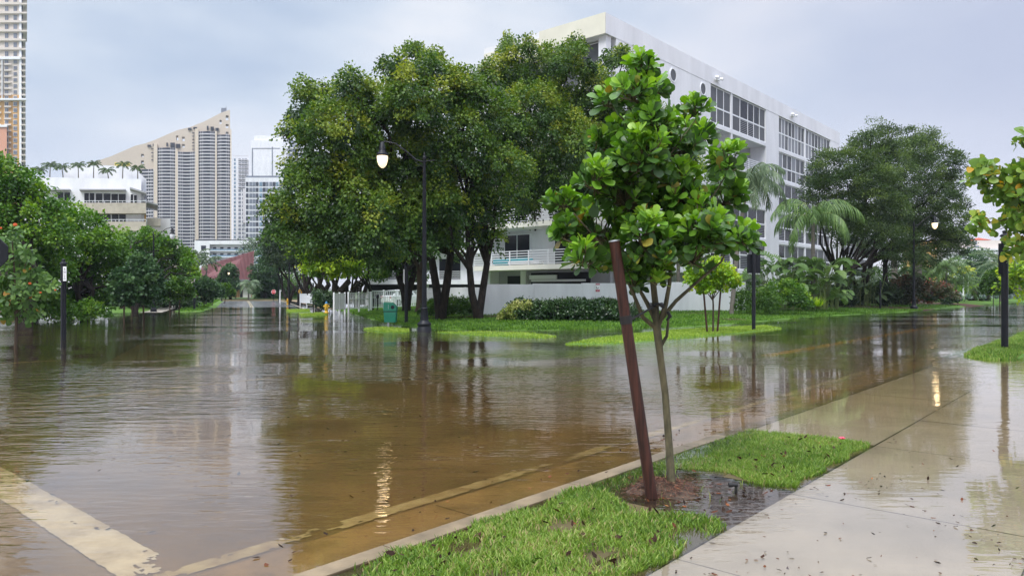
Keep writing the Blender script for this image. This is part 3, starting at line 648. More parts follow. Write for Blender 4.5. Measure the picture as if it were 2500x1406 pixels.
# ---- fallen leaves
def litter(name, q3, size, label, vlo=.1, tilt=.15):
    n = len(q3); d = rdir(n); d[:, 2] *= tilt; nn = rdir(n)*tilt*1.6+np.array((0, 0, 1)); sz = size*rng.uniform(.5, 1.5, n)
    TV = np.array(((0, 0, 0), (.3, .5, .05), (.3, -.5, .05), (.7, .42, .04), (.7, -.42, .04), (1, 0, .1))); TF = np.array(((0, 2, 4, 3), (0, 3, 1, 0)))
    TF = np.array(((0, 2, 1, 0), (1, 2, 4, 3), (3, 4, 5, 5)))
    TV = np.array(((0, .03, 0), (0, -.03, 0), (.3, .5, .05), (.3, -.5, .05), (.7, .42, .04), (.7, -.42, .04), (1, .03, .12), (1, -.03, .12))); TF = np.array(((0, 1, 3, 2), (2, 3, 5, 4), (4, 5, 7, 6)))
    Vv, F = place(q3, d, nn, sz, sz*rng.uniform(.3, .6, n), TV, TF); o = fast(name, Vv, F, LM["litter"], np.repeat(rng.uniform(vlo, 1, n)**1.6, 3)); tag(o, label, "leaves", kind="stuff")
litter("fallen_leaves", st_pts(900, 1.2, 9, .0, 2.15, lambda s, t: pz(s, t)+.016, lambda s, t: rng.uniform(0, 1, len(s)) < .25+.75*(np.sin(s*2.3+np.sin(t*3)*1.5) > .45)), .030, "dark fallen leaves scattered over the wet pavement", .0)
litter("fallen_leaves", st_pts(520, .5, 14, 3.8, 11, lambda s, t: rdz(t)+.012, lambda s, t: rng.uniform(0, 1, len(s)) < np.exp(-((s-5)/4)**2-((t-6.5)/2.6)**2)*.9+.08), .05, "dark sunken leaves scattered over the flooded road", .0)
litter("fallen_leaves", st_pts(170, .5, 18, 3.9, 13, lambda s, t: .004+0*s, lambda s, t: np.sin(s*.9+t*.7) > -.2), .035, "small leaves and flecks floating on the flooded road", .2, .05)
litter("fallen_leaves", st_pts(60, .5, 9, 3.55, 4.2, lambda s, t: .004+0*s), .045, "leaves floating along the kerb and gutter", .1)
litter("fallen_leaves", st_pts(170, .8, 4.7, 2.3, 3.45, lambda s, t: .045+0*s), .045, "brown leaves caught in the near grass patch", .2, .7)
litter("fallen_leaves", st_pts(60, 6.3, 8.2, 2.3, 3.0, lambda s, t: .03+0*s), .045, "brown leaves caught in the far grass patch", .2, .7)
litter("fallen_leaves", st_pts(130, 4.9, 6.1, 2.25, 3.4, lambda s, t: np.maximum(soilz(s, t), -.004)+.006), .04, "wet dead leaves floating over the planting soil", .2)
s_ = rng.normal(5.42, .24, 2600); t_ = rng.normal(3.03, .2, 2600); q = np.outer(s_, U)+np.outer(t_, V)+np.outer(soilz(s_, t_)+rng.uniform(0, .02, 2600), (0, 0, 1))
d = rdir(2600); d[:, 2] *= .35; Vv, F = place(q, d, rdir(2600)+np.array((0, 0, 1)), rng.uniform(.02, .06, 2600), np.full(2600, .0045))
tag(fast("mulch", Vv, F, LM["mulch"], rng.uniform(0, 1, 2600)), "reddish mulch chips heaped round the sapling's foot", "mulch", kind="stuff")
# ------------------------------------------------------------ buildings
def many(items, name, parent, builder, m=None, limit=100):
    """first `limit` items as single parts, the rest as one stuff part"""
    for it in items[:limit]:
        b = builder(it); b.build(name, m, parent)
    rest = items[limit:]
    if rest:
        mb = None
        for it in rest:
            b = builder(it)
            if mb is None: mb = b
            else:
                k = len(mb.v); mb.v += b.v; mb.f += [[i+k for i in f] for f in b.f]; mb.smooth += b.smooth
                for mm in b.mats:
                    if mm not in mb.mats: mb.mats.append(mm)
                mb.mi += [mb.mats.index(b.mats[i]) for i in b.mi]
        mb.build(name, m, parent)["kind"] = "stuff"
C0 = np.array((6.15, 48, 0)); NR = -V; NL = -U     # right facade runs along U facing NR, left facade runs along V facing NL
APT = thing("apartment_building", "white five storey apartment block with round windows and screened balconies behind the trees", "building", C0+U*24+V*8)
FL = [3.4, 6.4, 9.4, 12.4, 15.4, 18.55]; TOP = 19.9; LR = 48.6; DP = 10.9
def RF(): return MB(C0, U, NR)          # local y outwards
def LF(): return MB(C0, V, NL)
b = RF().mat(M["greyw"]); b.box(1.6, LR-1.6, -DP+.1, -1.5, .2, 18.5)            # core
b.mat(M["white"])
b.box(1.3, 15.4, -1.6, 0, 3.1, 18.548); b.box(26.9, 30.1, -1.6, 0, .2, 18.548); b.box(45.4, LR, -DP, 0, .2, 18.548)
b.box(19.35, 19.65, -1.4, -.02, 3.4, 18.548); b.box(37.3, 37.6, -1.4, -.02, 3.4, 18.548)
b.box(.0, LR+.02, -DP-.02, .02, 18.55, TOP); b.box(.3, .9, -.75, -.15, 3.4, 18.548)
b.box(16.0, 16.4, -1.45, -.3, .2, 3.1); b.box(22, 22.4, -1.45, -.3, .2, 3.1)
for z in FL[:-1]:
    b.box(15.4, 26.9, -1.5, -.01, z-.3, z+.02); b.box(30.1, 45.4, -1.5, -.01, z-.3, z+.02)
b.box(0.3, 15.4, -1.5, -.01, 3.0, 3.42)
b.build("wall", None, APT)
b = LF().mat(M["cream"]); b.box(-.03, 5.55, .021, .06, 18.53, TOP+.01); b.box(5.55, DP, -2.5, .06, 18.2, 19.45)
b.box(1.2, DP, -1.3, -1.0, 15.4, 18.5)
b.build("parapet", None, APT)
b = LF().mat(M["white"]); b.box(1.2, DP, -1.56, -1.3, 3.4, 18.5); b.box(DP-.3, DP, -1.3, 0, 3.4, 18.2); b.mat(M["greyw"]); b.box(.4, DP, -1.5, -1.2, .2, 3.1)
b.mat(M["white"]); b.box(7.6, 8.1, -1.2, -.9, .2, 3.1); b.box(DP-.4, DP, -1.2, -.2, .2, 3.4)
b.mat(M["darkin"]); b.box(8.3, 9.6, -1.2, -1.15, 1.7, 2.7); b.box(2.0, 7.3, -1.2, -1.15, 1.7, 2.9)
b.mat(M["trimw"]); b.box(2.2, 7.0, -.9, -.8, 2.25, 2.4); b.box(4.6, 7.1, -.8, -.7, 2.42, 2.72)
b.build("parking_level", None, APT)
def lf_balcony(z):
    b = LF().mat(M["slabw"]); b.box(.5, DP+.3, -1.25, .9, z-.32, z+.02); return b
def rail(b, x0, x1, y, z, n=6, h=1.05, posts=1.6):
    b.mat(M["trimw"])
    for i in range(n):
        zz = z+.12+i*(h-.16)/(n-1); b.box(x0, x1, y-.02, y+.02, zz-.025, zz+.025)
    k = max(1, int((x1-x0)/posts))
    for i in range(k+1):
        x = x0+(x1-x0)*i/k; b.box(x-.03, x+.03, y-.035, y+.035, z, z+h)
for z in FL[:4]:
    sl = lf_balcony(z).build("balcony", None, APT)
    b = LF(); rail(b, .6, DP+.25, .84, z); b.build("railing", None, sl)
    for x in (2.6, 7.4):
        b = LF().mat(M["trimw"]); b.box(x, x+2.6, -1.0 if z > 15 else -1.3, -1.22 if z < 15 else -.95, z+.05, z+2.45); b.mat(M["glassd"]); b.box(x+.1, x+1.25, -1.3, -1.19, z+.12, z+2.35); b.box(x+1.35, x+2.5, -1.3, -1.19, z+.12, z+2.35); b.build("balcony_door", None, APT)
for x0, x1 in ((.9, 2.6), (2.75, 4.2), (4.35, 5.6), (6.2, 8.2), (8.4, 10.4)):
    b = LF().mat(M["trimw"]); b.box(x0, x1, -.99, -.9, 15.5, 18.45); b.mat(M["glassg"]); b.box(x0+.08, x1-.08, -.92, -.87, 15.6, 18.37); b.build("window", None, APT)
b = RF().mat(M["trimw"]); b.box(.95, 1.28, -.5, -.4, 15.5, 18.5); b.mat(M["glassg"]); b.box(.96, 1.27, -.42, -.37, 15.6, 18.4); b.build("window", None, APT)
def kpx(px):
    a = (px-CX)/FPX; return (a*C0[1]-C0[0])/(.656-.755*a)
for px, py in ((1643, 184), (1716, 218), (1710, 262)):
    k = kpx(px); Y = C0[1]+.755*k; z = H+(CY-py)*Y/FPX
    fr = RF(); 
    n = 28; vs = [(k+r*cos(2*pi*j/n), y, z+r*sin(2*pi*j/n)) for (r, y) in ((.52, -.01), (.52, .05), (.44, .05), (.44, -.0)) for j in range(n)]
    fr.mat(M["trimw"]); fr.raw(vs, [(i*n+j, i*n+(j+1) % n, (i+1)*n+(j+1) % n, (i+1)*n+j) for i in range(3) for j in range(n)])
    wf_ = fr.build("round_window", None, APT)
    g = RF().mat(M["glassg"]); vs = [(k+.445*cos(2*pi*j/n), .012, z+.445*sin(2*pi*j/n)) for j in range(n)]; g.raw(vs, [tuple(range(n))]); g.build("pane", None, wf_)
def grid_window(x0, x1, z0, z1, nx, split, top, bot, y=-.12, lou=False, frame=.07):
    b = RF().mat(M["trimw"]); zs = z0+(z1-z0)*split
    b.box(x0, x1, y-.06, y+.02, z0, z0+frame*1.5); b.box(x0, x1, y-.06, y+.02, z1-frame, z1); b.box(x0, x1, y-.06, y+.025, zs-.06, zs+.06)
    for i in range(nx+1):
        x = x0+(x1-x0)*i/nx; xa = max(x0, x-frame/2); xb = min(x1, x+frame/2); b.box(xa, xb, y-.05, y+.03, z0+.1, z1-.05)
    tl = top if isinstance(top, (list, tuple)) else [top]*nx; bl = bot if isinstance(bot, (list, tuple)) else [bot]*nx
    for i in range(nx):
        xa = x0+(x1-x0)*i/nx+.03; xb = x0+(x1-x0)*(i+1)/nx-.03
        b.mat(tl[i % len(tl)]); b.box(xa, xb, y-.05, y-.012, zs+.06, z1-.06)
        mm = bl[i % len(bl)]; b.mat(mm); b.box(xa, xb, y-.05, y-.012, z0+.1, zs-.06)
        if mm is M["louver"]:
            b.mat(M["darkin"])
            nl_ = 7
            for j in range(nl_):
                zz = z0+.14+(zs-z0-.26)*j/nl_; b.box(xa+.02, xb-.02, y-.011, y-.004, zz, zz+(zs-z0-.26)/nl_*.45)
    return b
gG, gD, gL, lo_ = M["glassg"], M["glassd"], M["glassl"], M["louver"]
def bay(x0, x1, z0, z1, nx, top, bot, split=.45): return grid_window(x0, x1, z0, z1, nx, split, top, bot).build("window", None, APT)
bay(15.4, 19.35, 15.42, 18.5, 3, gG, gG); bay(19.65, 23.0, 15.42, 18.5, 2, [gG, gD], [gG, lo_]); bay(23.0, 26.9, 15.42, 18.5, 3, [gD, gD, gG], [lo_, gG, gG])
for z, tops in ((3.42, gD), (6.42, gD)):
    for x0, x1, n in ((15.4, 19.35, 2), (19.65, 23, 2), (23, 26.9, 2)):
        bay(x0, x1, z, z+2.68, n, [rnd.choice((gD, gD, gG, gL)), gD], [gD, lo_], .5)
for z in (9.42, 12.42):
    for x0, x1 in ((15.45, 19.3), (19.7, 26.85)):
        b = RF(); rail(b, x0, x1, -.12, z, 6); b.build("railing", None, APT)
        b = RF().mat(M["glassd"]); b.box(x0+.6, x0+2.6, -1.49, -1.44, z, z+2.3); b.mat(M["trimw"]); b.box(x0+1.55, x0+1.65, -1.44, -1.40, z, z+2.3); b.build("balcony_door", None, APT)
for zi, z in enumerate(FL[:5]):
    ht = 2.68 if z < 15 else 3.1
    for x0, x1, n in ((30.1, 33.7, 3), (33.7, 37.3, 3), (37.6, 41.5, 3), (41.5, 45.4, 3)):
        if z > 15: bay(x0, x1, z+.02, z+ht, 4, [gG, gL, gG, gD], [gL, gL, gG, gL] if x0 < 41 else [gL, gL], .5)
        elif z > 12: bay(x0, x1, z+.02, z+ht, n, [gL, gG, gD], [gG, gL, gD], .45)
        else: bay(x0, x1, z+.02, z+ht, 2, [rnd.choice((gD, gD, gD, gG, gL)), rnd.choice((gD, gD, gG))], [lo_, gD] if (zi+int(x0)) % 2 else [gD, lo_], .5)
b = RF().mat(M["ochre"]); b.box(41.6, 45.3, -.4, -.2, 15.5, 17.0); b.build("blind", None, APT)
for px, py in ((1748, 193), (1932, 282)):
    k = kpx(px); z = H+(CY-py)*(C0[1]+.755*k)/FPX
    b = RF().mat(M["trimw"]); b.box(k-.25, k+.3, .02, .22, z-.15, z+.08); b.tube([(k-.35, .15, z+.05), (k-.35, .45, z-.05)], [.1, .12], 8); b.tube([(k+.35, .15, z+.05), (k+.4, .45, z-.05)], [.1, .12], 8); b.build("floodlight", None, APT)
# rear wing to the right
W2 = thing("apartment_building", "white wing half hidden behind the two dark leaning trees on the right", "building", C0+U*62+V*6)
def R2(): return MB(C0+V*5, U, NR)
b = R2().mat(M["white"]); b.box(LR+.3, 82, -12, -.3, .2, 13.0); b.box(LR+.3, 50.5, -.3, 0, .2, 13); b.box(56, 56.6, -.3, 0, .2, 13); b.box(66, 66.6, -.3, 0, .2, 13); b.box(80, 82, -.3, 0, .2, 13); b.build("wall", None, W2)
for z in (.6, 3.6, 6.6, 9.6):
    for x0, x1 in ((50.5, 56), (56.6, 66), (66.6, 80)):
        n = int((x1-x0)/2.2)
        for i in range(n):
            a = x0+(x1-x0)*i/n; c = x0+(x1-x0)*(i+1)/n
            b = R2().mat(M["trimw"]); b.box(a, c, -.28, -.2, z, z+2.7); b.mat(gD); b.box(a+.08, c-.08, -.21, -.17, z+1.3, z+2.6); b.box(a+.08, c-.08, -.21, -.17, z+.1, z+1.2); b.build("window", None, W2)
# wing seen between the tree trunks on the left
def wing(px0, px1, Y, label, roofz, fls, name="apartment_building"):
    x0 = (px0-CX)*Y/FPX; x1 = (px1-CX)*Y/FPX; t = thing(name, label, "building", ((x0+x1)/2, Y+6, 0)); o = (0, Y, 0)
    def F(): return MB(o, (1, 0, 0), (0, -1, 0))
    b = F().mat(M["white"]); b.box(x0, x1, -12, -1.5, fls[0], roofz); b.box(x0, x1, -1.5, .05, roofz-1.0, roofz); b.box(x0, x0+.35, -1.5, 0, fls[0], roofz-1); b.box(x1-.35, x1, -1.5, 0, fls[0], roofz-1)
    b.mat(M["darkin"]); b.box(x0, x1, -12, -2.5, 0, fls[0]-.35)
    b.mat(M["white"])
    n = int((x1-x0)/5)
    for i in range(n+1): xx = x0+(x1-x0-.4)*i/n; b.box(xx, xx+.4, -2.4, -2, 0, fls[0]-.35)
    b.build("wall", None, t)
    for z in fls:
        b = F().mat(M["white"]); b.box(x0-.1, x1+.1, -1.5, .1, z-.35, z+.02); s = b.build("balcony", None, t)
        b = F(); rail(b, x0, x1, 0, z, 5, 1.0, 2.5); b.build("railing", None, s)
        for i in range(n):
            xa = x0+(x1-x0)*(i+.2)/n; b = F().mat(M["trimw"]); b.box(xa, xa+2.4, -1.5, -1.45, z+.1, z+2.4); b.mat(gD); b.box(xa+.08, xa+1.15, -1.46, -1.42, z+.2, z+2.3); b.box(xa+1.25, xa+2.3, -1.46, -1.42, z+.2, z+2.3); b.build("window", None, t)
    return t
wing(880, 1192, 75, "white apartment wing with railed balconies seen between the dark trunks", 15.5, [2.6, 5.8, 9.0, 12.1])
# low white wall in front
GW = thing("garden_wall", "low white plaster wall behind the hedges in front of the apartments", "wall", (7, 45, .3))
b = MB((-1.75, 41, 0), (18.0, 9.9, 0), None).mat(M["wallw"]); Lw = sqrt(18.0**2+9.9**2); zt = 1.98
for i in range(6):
    a, c = Lw*i/6, Lw*(i+1)/6-.012; z0, z1 = zt+.0*i, zt
    b.box(a, c, -.1, .1, -.1, zt+.28*i/6)
b.box(-.1, .1, .1, 5, -.1, 1.8)
b.build("wall_panel", None, GW)
SIGN = thing("wall_sign", "small red and white warning sign on the low white wall", "sign", P(1458, 703, 45))
u_ = np.array((18.0, 9.9, 0))/Lw; n_ = np.array((9.9, -18.0, 0))/Lw; k_ = 0
for _k in np.linspace(0, Lw, 400):
    p_ = np.array((-1.75, 41, 0))+u_*_k
    if CX+FPX*p_[0]/p_[1] < 1458: k_ = _k
so_ = np.array((-1.75, 41, 0))+u_*k_; zc = H+(CY-703)*so_[1]/FPX
def SB(): return MB(so_, u_, n_)
b = SB().mat(M["signw"]); b.box(-.17, .17, .1, .12, zc-.29, zc+.29); b.build("board", None, SIGN)
b = SB().mat(M["signred"]); b.box(-.15, .15, .12, .124, zc+.18, zc+.27); b.box(-.15, .15, .12, .124, zc-.24, zc-.09)
b.mat(M["signpale"]); b.box(-.10, .11, .124, .127, zc+.205, zc+.24); b.box(-.10, .10, .124, .127, zc-.15, zc-.12); b.box(-.06, .06, .124, .127, zc-.20, zc-.175); b.build("band", None, SIGN)
b = SB().mat(M["black"]); b.tube([(-.10, .123, zc-.05), (-.10, .123, zc+.10)], [.022, .014], 6); b.tube([(-.02, .123, zc-.04), (.06, .123, zc+.03)], [.03, .014], 6); b.build("pictogram", None, SIGN)
# turquoise cover and pale cushions on the balcony
tq = P(1262, 630, 54.0); tt = thing("covered_lounger", "turquoise covered furniture behind the balcony rails", "furniture", tq)
b = MB(C0, V, NL).mat(M["teal"]); b.box(6.2, 9.6, -.2, .6, 3.44, 3.95); b.build("cover", None, tt, bevel=.18)
b = MB(C0, V, NL).mat(M["cloth"]); b.box(5.0, 8.0, .1, .7, 3.44, 3.75); b.build("cushion", None, tt, bevel=.12)
# ---- towers far away
def front(Y, px=None): return lambda: MB((0, Y, 0), (1, 0, 0), (0, -1, 0) if px is None else ((CX-px)/FPX, -1, 0))
def PX(px, Y): return (px-CX)*Y/FPX
def PZ(py, Y): return H+(CY-py)*Y/FPX
def bayitem(F, x0, x1, z, h, bulge=1.5, slab=.28, cols=6, glass=None, d=0, dip=False, piers=True):
    b = F(); n = 6; sg = -1 if dip else 1
    def prof(e, y0): return [(x0+(x1-x0)*i/n, y0+sg*bulge*sin(pi*i/n)+e) for i in range(n+1)]
    def ring(z0, z1, e, back):
        p = prof(e, d); vs = [(x, y, z0) for x, y in p]+[(x, y, z1) for x, y in p]+[(x, back, z0) for x, y in p]+[(x, back, z1) for x, y in p]; m_ = n+1
        fs = [(i, i+1, i+1+m_, i+m_) for i in range(n)]+[(i+m_, i+1+m_, i+1+3*m_, i+3*m_) for i in range(n)]+[(i+1, i, i+2*m_, i+1+2*m_) for i in range(n)]
        b.raw(vs, fs)
    b.mat(glass or M["tglass"]); ring(z+h*slab, z+h, 0, -6)
    b.mat(M["btw"]); ring(z, z+h*slab, .9, -6)
    if piers:
        for i in range(cols+1):
            u = i/cols; x = x0+(x1-x0)*u; y = d+sg*bulge*sin(pi*u); w_ = (x1-x0)*.012
            if i in (1, 2, cols-1, cols-2, 0, cols): b.box(x-w_, x+w_, y-.5, y+.35, z, z+h)
    return b
YT = 600; T1 = thing("tower_block", "tall beige tower with a stepped sloping crown and curved balcony bays", "tower", (PX(470, YT), YT+20, 0)); F1 = front(YT, 540); SK1 = (540-CX)/FPX
xz = lambda px, py: (PX(px, YT), PZ(py, YT))
crown = [xz(561.6, 268), xz(541, 275), xz(496, 298), xz(482, 303), xz(466, 310), xz(433, 318), xz(400, 332), xz(380, 341), xz(355, 350), xz(330, 356), xz(270, 382), xz(215, 400), xz(215, 720), xz(563, 720)]
def hole(a, b_, c, d): return [xz(a, b_), xz(c, b_), xz(c, d), xz(a, d)]
holes = [hole(551, 282, 558, 294), hole(551, 303, 558, 313), hole(551, 322, 558, 330), hole(536, 293, 541, 303), hole(430, 331, 435, 343), hole(444, 334, 451, 345), hole(444, 352, 451, 360), hole(344, 376, 351, 383), hole(344, 392, 351, 400)]
outline("wall", crown, holes, YT+.5, YT+9, M["bt"], T1, sk=SK1, yref=YT)
rear = [(PX(561, YT)-1, PZ(268, YT)-12), (PX(541, YT), PZ(275, YT)-8), (PX(466, YT), PZ(310, YT)-7), (PX(380, YT), PZ(341, YT)-6), (PX(215, YT), PZ(400, YT)-4), (PX(215, YT), 0), (PX(561, YT)-1, 0)]
outline("rear_wall", [xz(548, 350), xz(480, 350), xz(480, 372), xz(376, 385), xz(330, 400), xz(215, 430), xz(215, 715), xz(548, 715)], [], YT+9, YT+40, M["bt"], T1, sk=SK1, yref=YT)
b = F1().mat(M["bt"])
for (a, c), yy in (((535, 562), 300), ((490, 531), 316), ((395, 425), 348)): pass
for x0, x1, y1 in ((376, 384.5, 352), (428.5, 434.5, 366), (476.5, 484.5, 316), (525.5, 529.5, 322), (562, 565, 318)):
    b.mat(M["btp"]); b.box(PX(x0, YT), PX(x1, YT), -1, 2.6, 0, PZ(y1, YT))
b.mat(M["darkin"])
for x, ys in ((472, range(325, 366, 8)), (372, range(364, 400, 9)), (474, range(516, 600, 10))):
    for y in ys: b.box(PX(x-2.6, YT), PX(x+2.6, YT), .0, .55 if x != 474 else 3.2, PZ(y+1, YT), PZ(y-1, YT))
b.box(PX(459, YT), PX(468, YT), 0, .6, PZ(318, YT), PZ(313, YT)); b.box(PX(472, YT), PX(481, YT), 0, .6, PZ(316, YT), PZ(311, YT)); b.box(PX(360, YT), PX(369, YT), 0, .6, PZ(359, YT), PZ(354, YT)); b.box(PX(373, YT), PX(382, YT), 0, .6, PZ(357, YT), PZ(352, YT))
for x0, x1, y0, y1 in ((505, 509, 308, 318), (514, 522, 310, 320), (526, 534, 313, 321), (406, 410, 349, 358), (416, 427, 349, 361), (430, 440, 352, 362)):
    b.box(PX(x0, YT), PX(x1, YT), 0, .6, PZ(y1, YT), PZ(y0, YT))
b.mat(M["tgrey"]); b.box(PX(540, YT), PX(553, YT), -6, -3, PZ(276, YT), PZ(262, YT))
b.tube([(PX(552, YT), -4, PZ(266, YT)), (PX(552, YT), -4, PZ(254, YT))], [.3, .12], 5)
b.build("pier", None, T1)
fh = 7.95*YT/FPX; its = []
for x0, x1, ytop, dip, cols in ((485, 525, 322, False, 8), (530, 562, 330, False, 7), (385, 428, 362, False, 8), (435, 476, 372, True, 8), (333, 375, 414, True, 7)):
    z = PZ(ytop, YT)-fh
    while z > PZ(620, YT)-5: its.append((x0, x1, z, dip, cols)); z -= fh
its.sort(key=lambda q: -q[2])
many(its, "balcony_window", T1, lambda q: bayitem(F1, PX(q[0], YT), PX(q[1], YT), q[2], fh, 1.7, .30, q[4], d=.4 if not q[3] else 2.4, dip=q[3]))
# white towers
def gridtower(label, px0, px1, ytop, ybot, Y, body, colsx, pitch, glass, D=25, slab=.3, extra=None, side=None, name="tower_block", gap=.14, margin=0, limit=100):
    t = thing(name, label, "tower", (PX((px0+px1)/2, Y), Y+D/2, 0)); F = front(Y, px1)
    b = F().mat(body); b.box(PX(px0, Y), PX(px1, Y), -D, 0, 0, PZ(ytop, Y)); 
    if extra: extra(b, F)
    b.build("wall", None, t); fh = pitch*Y/FPX; items = []
    z = PZ(ytop+margin, Y)-fh
    while z > PZ(ybot, Y):
        for (a, c, gm) in colsx: items.append((a, c, z, gm))
        z -= fh
    def bld(q):
        b = F().mat(q[3] or glass); b.box(PX(q[0], Y), PX(q[1], Y), -.2, .25, q[2]+fh*slab, q[2]+fh*(1-gap*.5)); return b
    many(items, "window", t, bld, limit=limit); return t, F
b_, g_, gr = M["tglass"], M["tglassb"], M["tgrey"]
def e1(b, F):
    Y = 690; b.mat(M["btw"]); b.box(PX(593, Y), PX(607, Y), 0, 3, PZ(545, Y), PZ(462, Y)+0)
    for z in range(8): b.box(PX(582, Y), PX(606, Y), .2, 2.2, PZ(392+z*9.4, Y), PZ(390.5+z*9.4, Y))
    for i in range(12): b.box(PX(570+i*3.2, Y), PX(570.5+i*3.2, Y), -1, -.5, PZ(387, Y), PZ(380, Y))
    b.box(PX(569, Y), PX(607, Y), -1, -.5, PZ(381, Y), PZ(380, Y))
gridtower("slim pale tower with blue glass strips between the beige tower and the white slab", 569, 607, 387, 600, 690, M["white"], [(571, 575.5, g_), (582, 588, gr), (591, 595, gr), (597, 603, gr)], 9.4, g_, extra=e1)
def e2(b, F):
    Y = 760; b.mat(gr); b.box(PX(615, Y), PX(617.5, Y), 0, .3, PZ(440, Y), PZ(363, Y)); b.box(PX(663.5, Y), PX(666, Y), 0, .3, PZ(440, Y), PZ(359, Y)); b.box(PX(615, Y), PX(684, Y), 0, .3, PZ(363.5, Y), PZ(362, Y))
    b.mat(M["white"]); b.box(PX(621, Y), PX(690, Y), -20, -2, PZ(350, Y), PZ(330, Y)); b.box(PX(671, Y), PX(676, Y), -8, -4, PZ(345, Y), PZ(327, Y)); b.tube([(PX(622, Y), -3, PZ(350, Y)), (PX(622, Y), -3, PZ(328, Y))], [.5, .3], 5)
    b.box(PX(692, Y), PX(740, Y), -30, -1, 0, PZ(350, Y))
    for i in range(9): b.box(PX(697, Y), PX(742, Y), -1, 3, PZ(364+i*11, Y), PZ(361.5+i*11, Y))
gridtower("blank white slab tower with a step of balconies on its right", 613, 692, 343, 445, 760, M["white"], [(706, 722, gr), (724, 738, gr)], 11, gr, extra=e2, D=30)
def e3(b, F):
    Y = 560; b.mat(M["tgrey"]); b.box(PX(601, Y), PX(735, Y), -18, -1, PZ(434, Y), PZ(429, Y))
cx3 = [(600.5+i*8.15, 600.5+i*8.15+(7.3 if i % 3 else 6.2), (b_, gr, M["tglassb"], gr, b_)[(i*3) % 5]) for i in range(15)]
gridtower("white hotel tower with a dark window grid behind the tree crown", 599, 735, 434, 588, 560, M["white"], cx3, 14.0, gr, extra=e3, D=30, margin=10, slab=.22, gap=.1)
# far left tower
YL = 430; T4 = thing("tower_block", "very tall cream and orange tower cut by the left edge", "tower", (PX(0, YL), YL+15, 0)); F4 = front(YL, 60)
b = F4().mat(M["btc"]); b.box(PX(-60, YL), PX(47.5, YL), -25, 0, PZ(232, YL), PZ(-260, YL))
b.mat(M["orange"]); b.box(PX(-60, YL), PX(50, YL), -25, 0, 0, PZ(232, YL)); b.mat(M["salmon"]); b.box(PX(-60, YL), PX(17, YL), 0, 4, 0, PZ(310, YL))
b.mat(M["trimw"]); b.box(PX(47, YL), PX(52.5, YL), -25.5, .6, 0, PZ(-260, YL)-1); b.box(PX(-60, YL), PX(18, YL), -.5, 5, PZ(314, YL), PZ(309, YL)); b.box(PX(-60, YL), PX(64, YL), -.5, 3, PZ(247, YL), PZ(243, YL)); b.box(PX(-60, YL), PX(50, YL), -.5, 2, PZ(147, YL), PZ(141, YL))
b.box(PX(4, YL), PX(6, YL), 0, 1.5, PZ(243, YL), PZ(145, YL))
b.mat(M["darkin"]); b.box(PX(52.5, YL), PX(56, YL), -24, -1, 0, PZ(-255, YL))
b.build("wall", None, T4)
its = []
y = -250
while y < 400:
    p = 22 if y < 145 else 14.7; its.append((y, p)); y += p
def bl4(q):
    y, p = q; b = F4().mat(M["btc"]); w_ = 66 if y < 60 else 62.5
    b.box(PX(51, YL), PX(w_, YL), -20, 1.4, PZ(y+p*.98, YL), PZ(y+p*.80, YL))
    for x in range(53, int(w_), 3): b.box(PX(x, YL), PX(x+.5, YL), .9, 1.2, PZ(y+p*.80, YL), PZ(y+p*.55, YL))
    if y < 145: b.box(PX(-20, YL), PX(50, YL), 0, 1.6, PZ(y+p*.98, YL), PZ(y+p*.72, YL))
    else: b.box(PX(-12, YL), PX(3, YL), 0, 1.6, PZ(y+p*.98, YL), PZ(y+p*.75, YL)); b.box(PX(10, YL), PX(27, YL), 0, 1.6, PZ(y+p*.98, YL), PZ(y+p*.75, YL))
    return b
many(its, "balcony", T4, bl4)
def wl4(q):
    y, x, p = q; b = F4().mat(M["btc"] if y < 232 else M["trimw"]); b.box(PX(x-.6, YL), PX(x+8.6, YL), .0, .3, PZ(y+p*.68+1, YL), PZ(y+p*.12-1, YL)); b.mat(M["tgrey"]); b.box(PX(x, YL), PX(x+3.6, YL), .1, .5, PZ(y+p*.68, YL), PZ(y+p*.12, YL)); b.box(PX(x+4.2, YL), PX(x+8, YL), .1, .5, PZ(y+p*.68, YL), PZ(y+p*.12, YL)); return b
many([(y, x, p) for y, p in its for x in (33, 12) if y > -60], "window", T4, wl4)
# ---- white mid-rise on the left with roof palms
YM = 110; MID = thing("apartment_building", "low white block with roof palms and grey balconies above the left trees", "building", (PX(230, YM), YM+8, 0)); FM = front(YM, 370); SKM = (345-CX)/FPX
m_ = lambda px: PX(px, YM); n_z = lambda py: PZ(py, YM)
outline("wall", [(m_(60), 0), (m_(60), n_z(432)), (m_(318), n_z(437)), (m_(345), n_z(437)), (m_(345), 0)], [], YM, YM+14, M["white"], MID, sk=SKM, yref=YM)
outline("upper_wall", [(m_(150), n_z(435)), (m_(152), n_z(398)), (m_(165), n_z(398)), (m_(165), n_z(392)), (m_(300), n_z(398)), (m_(326), n_z(401)), (m_(358), n_z(432)), (m_(358), n_z(481)), (m_(343), n_z(481)), (m_(343), n_z(437))], [], YM+3, YM+13, M["white"], MID, sk=SKM, yref=YM)
b = FM().mat(M["yellowp"]); b.box(m_(277), m_(316), -4, -3.5, n_z(396), n_z(388)); b.build("roof_panel", None, MID)
b = FM().mat(M["greyw"]); b.prism([(m_(318), n_z(462)), (m_(358), n_z(474)), (m_(358), n_z(478)), (m_(318), n_z(466))], -6, 2.5); b.prism([(m_(350), n_z(490)), (m_(385), n_z(500)), (m_(385), n_z(503)), (m_(350), n_z(494))], -8, 1); b.box(m_(196), m_(308), 0, 1.6, n_z(468), n_z(465)); b.box(m_(112), m_(173), 0, 1.2, n_z(467), n_z(464)); b.build("canopy", None, MID)
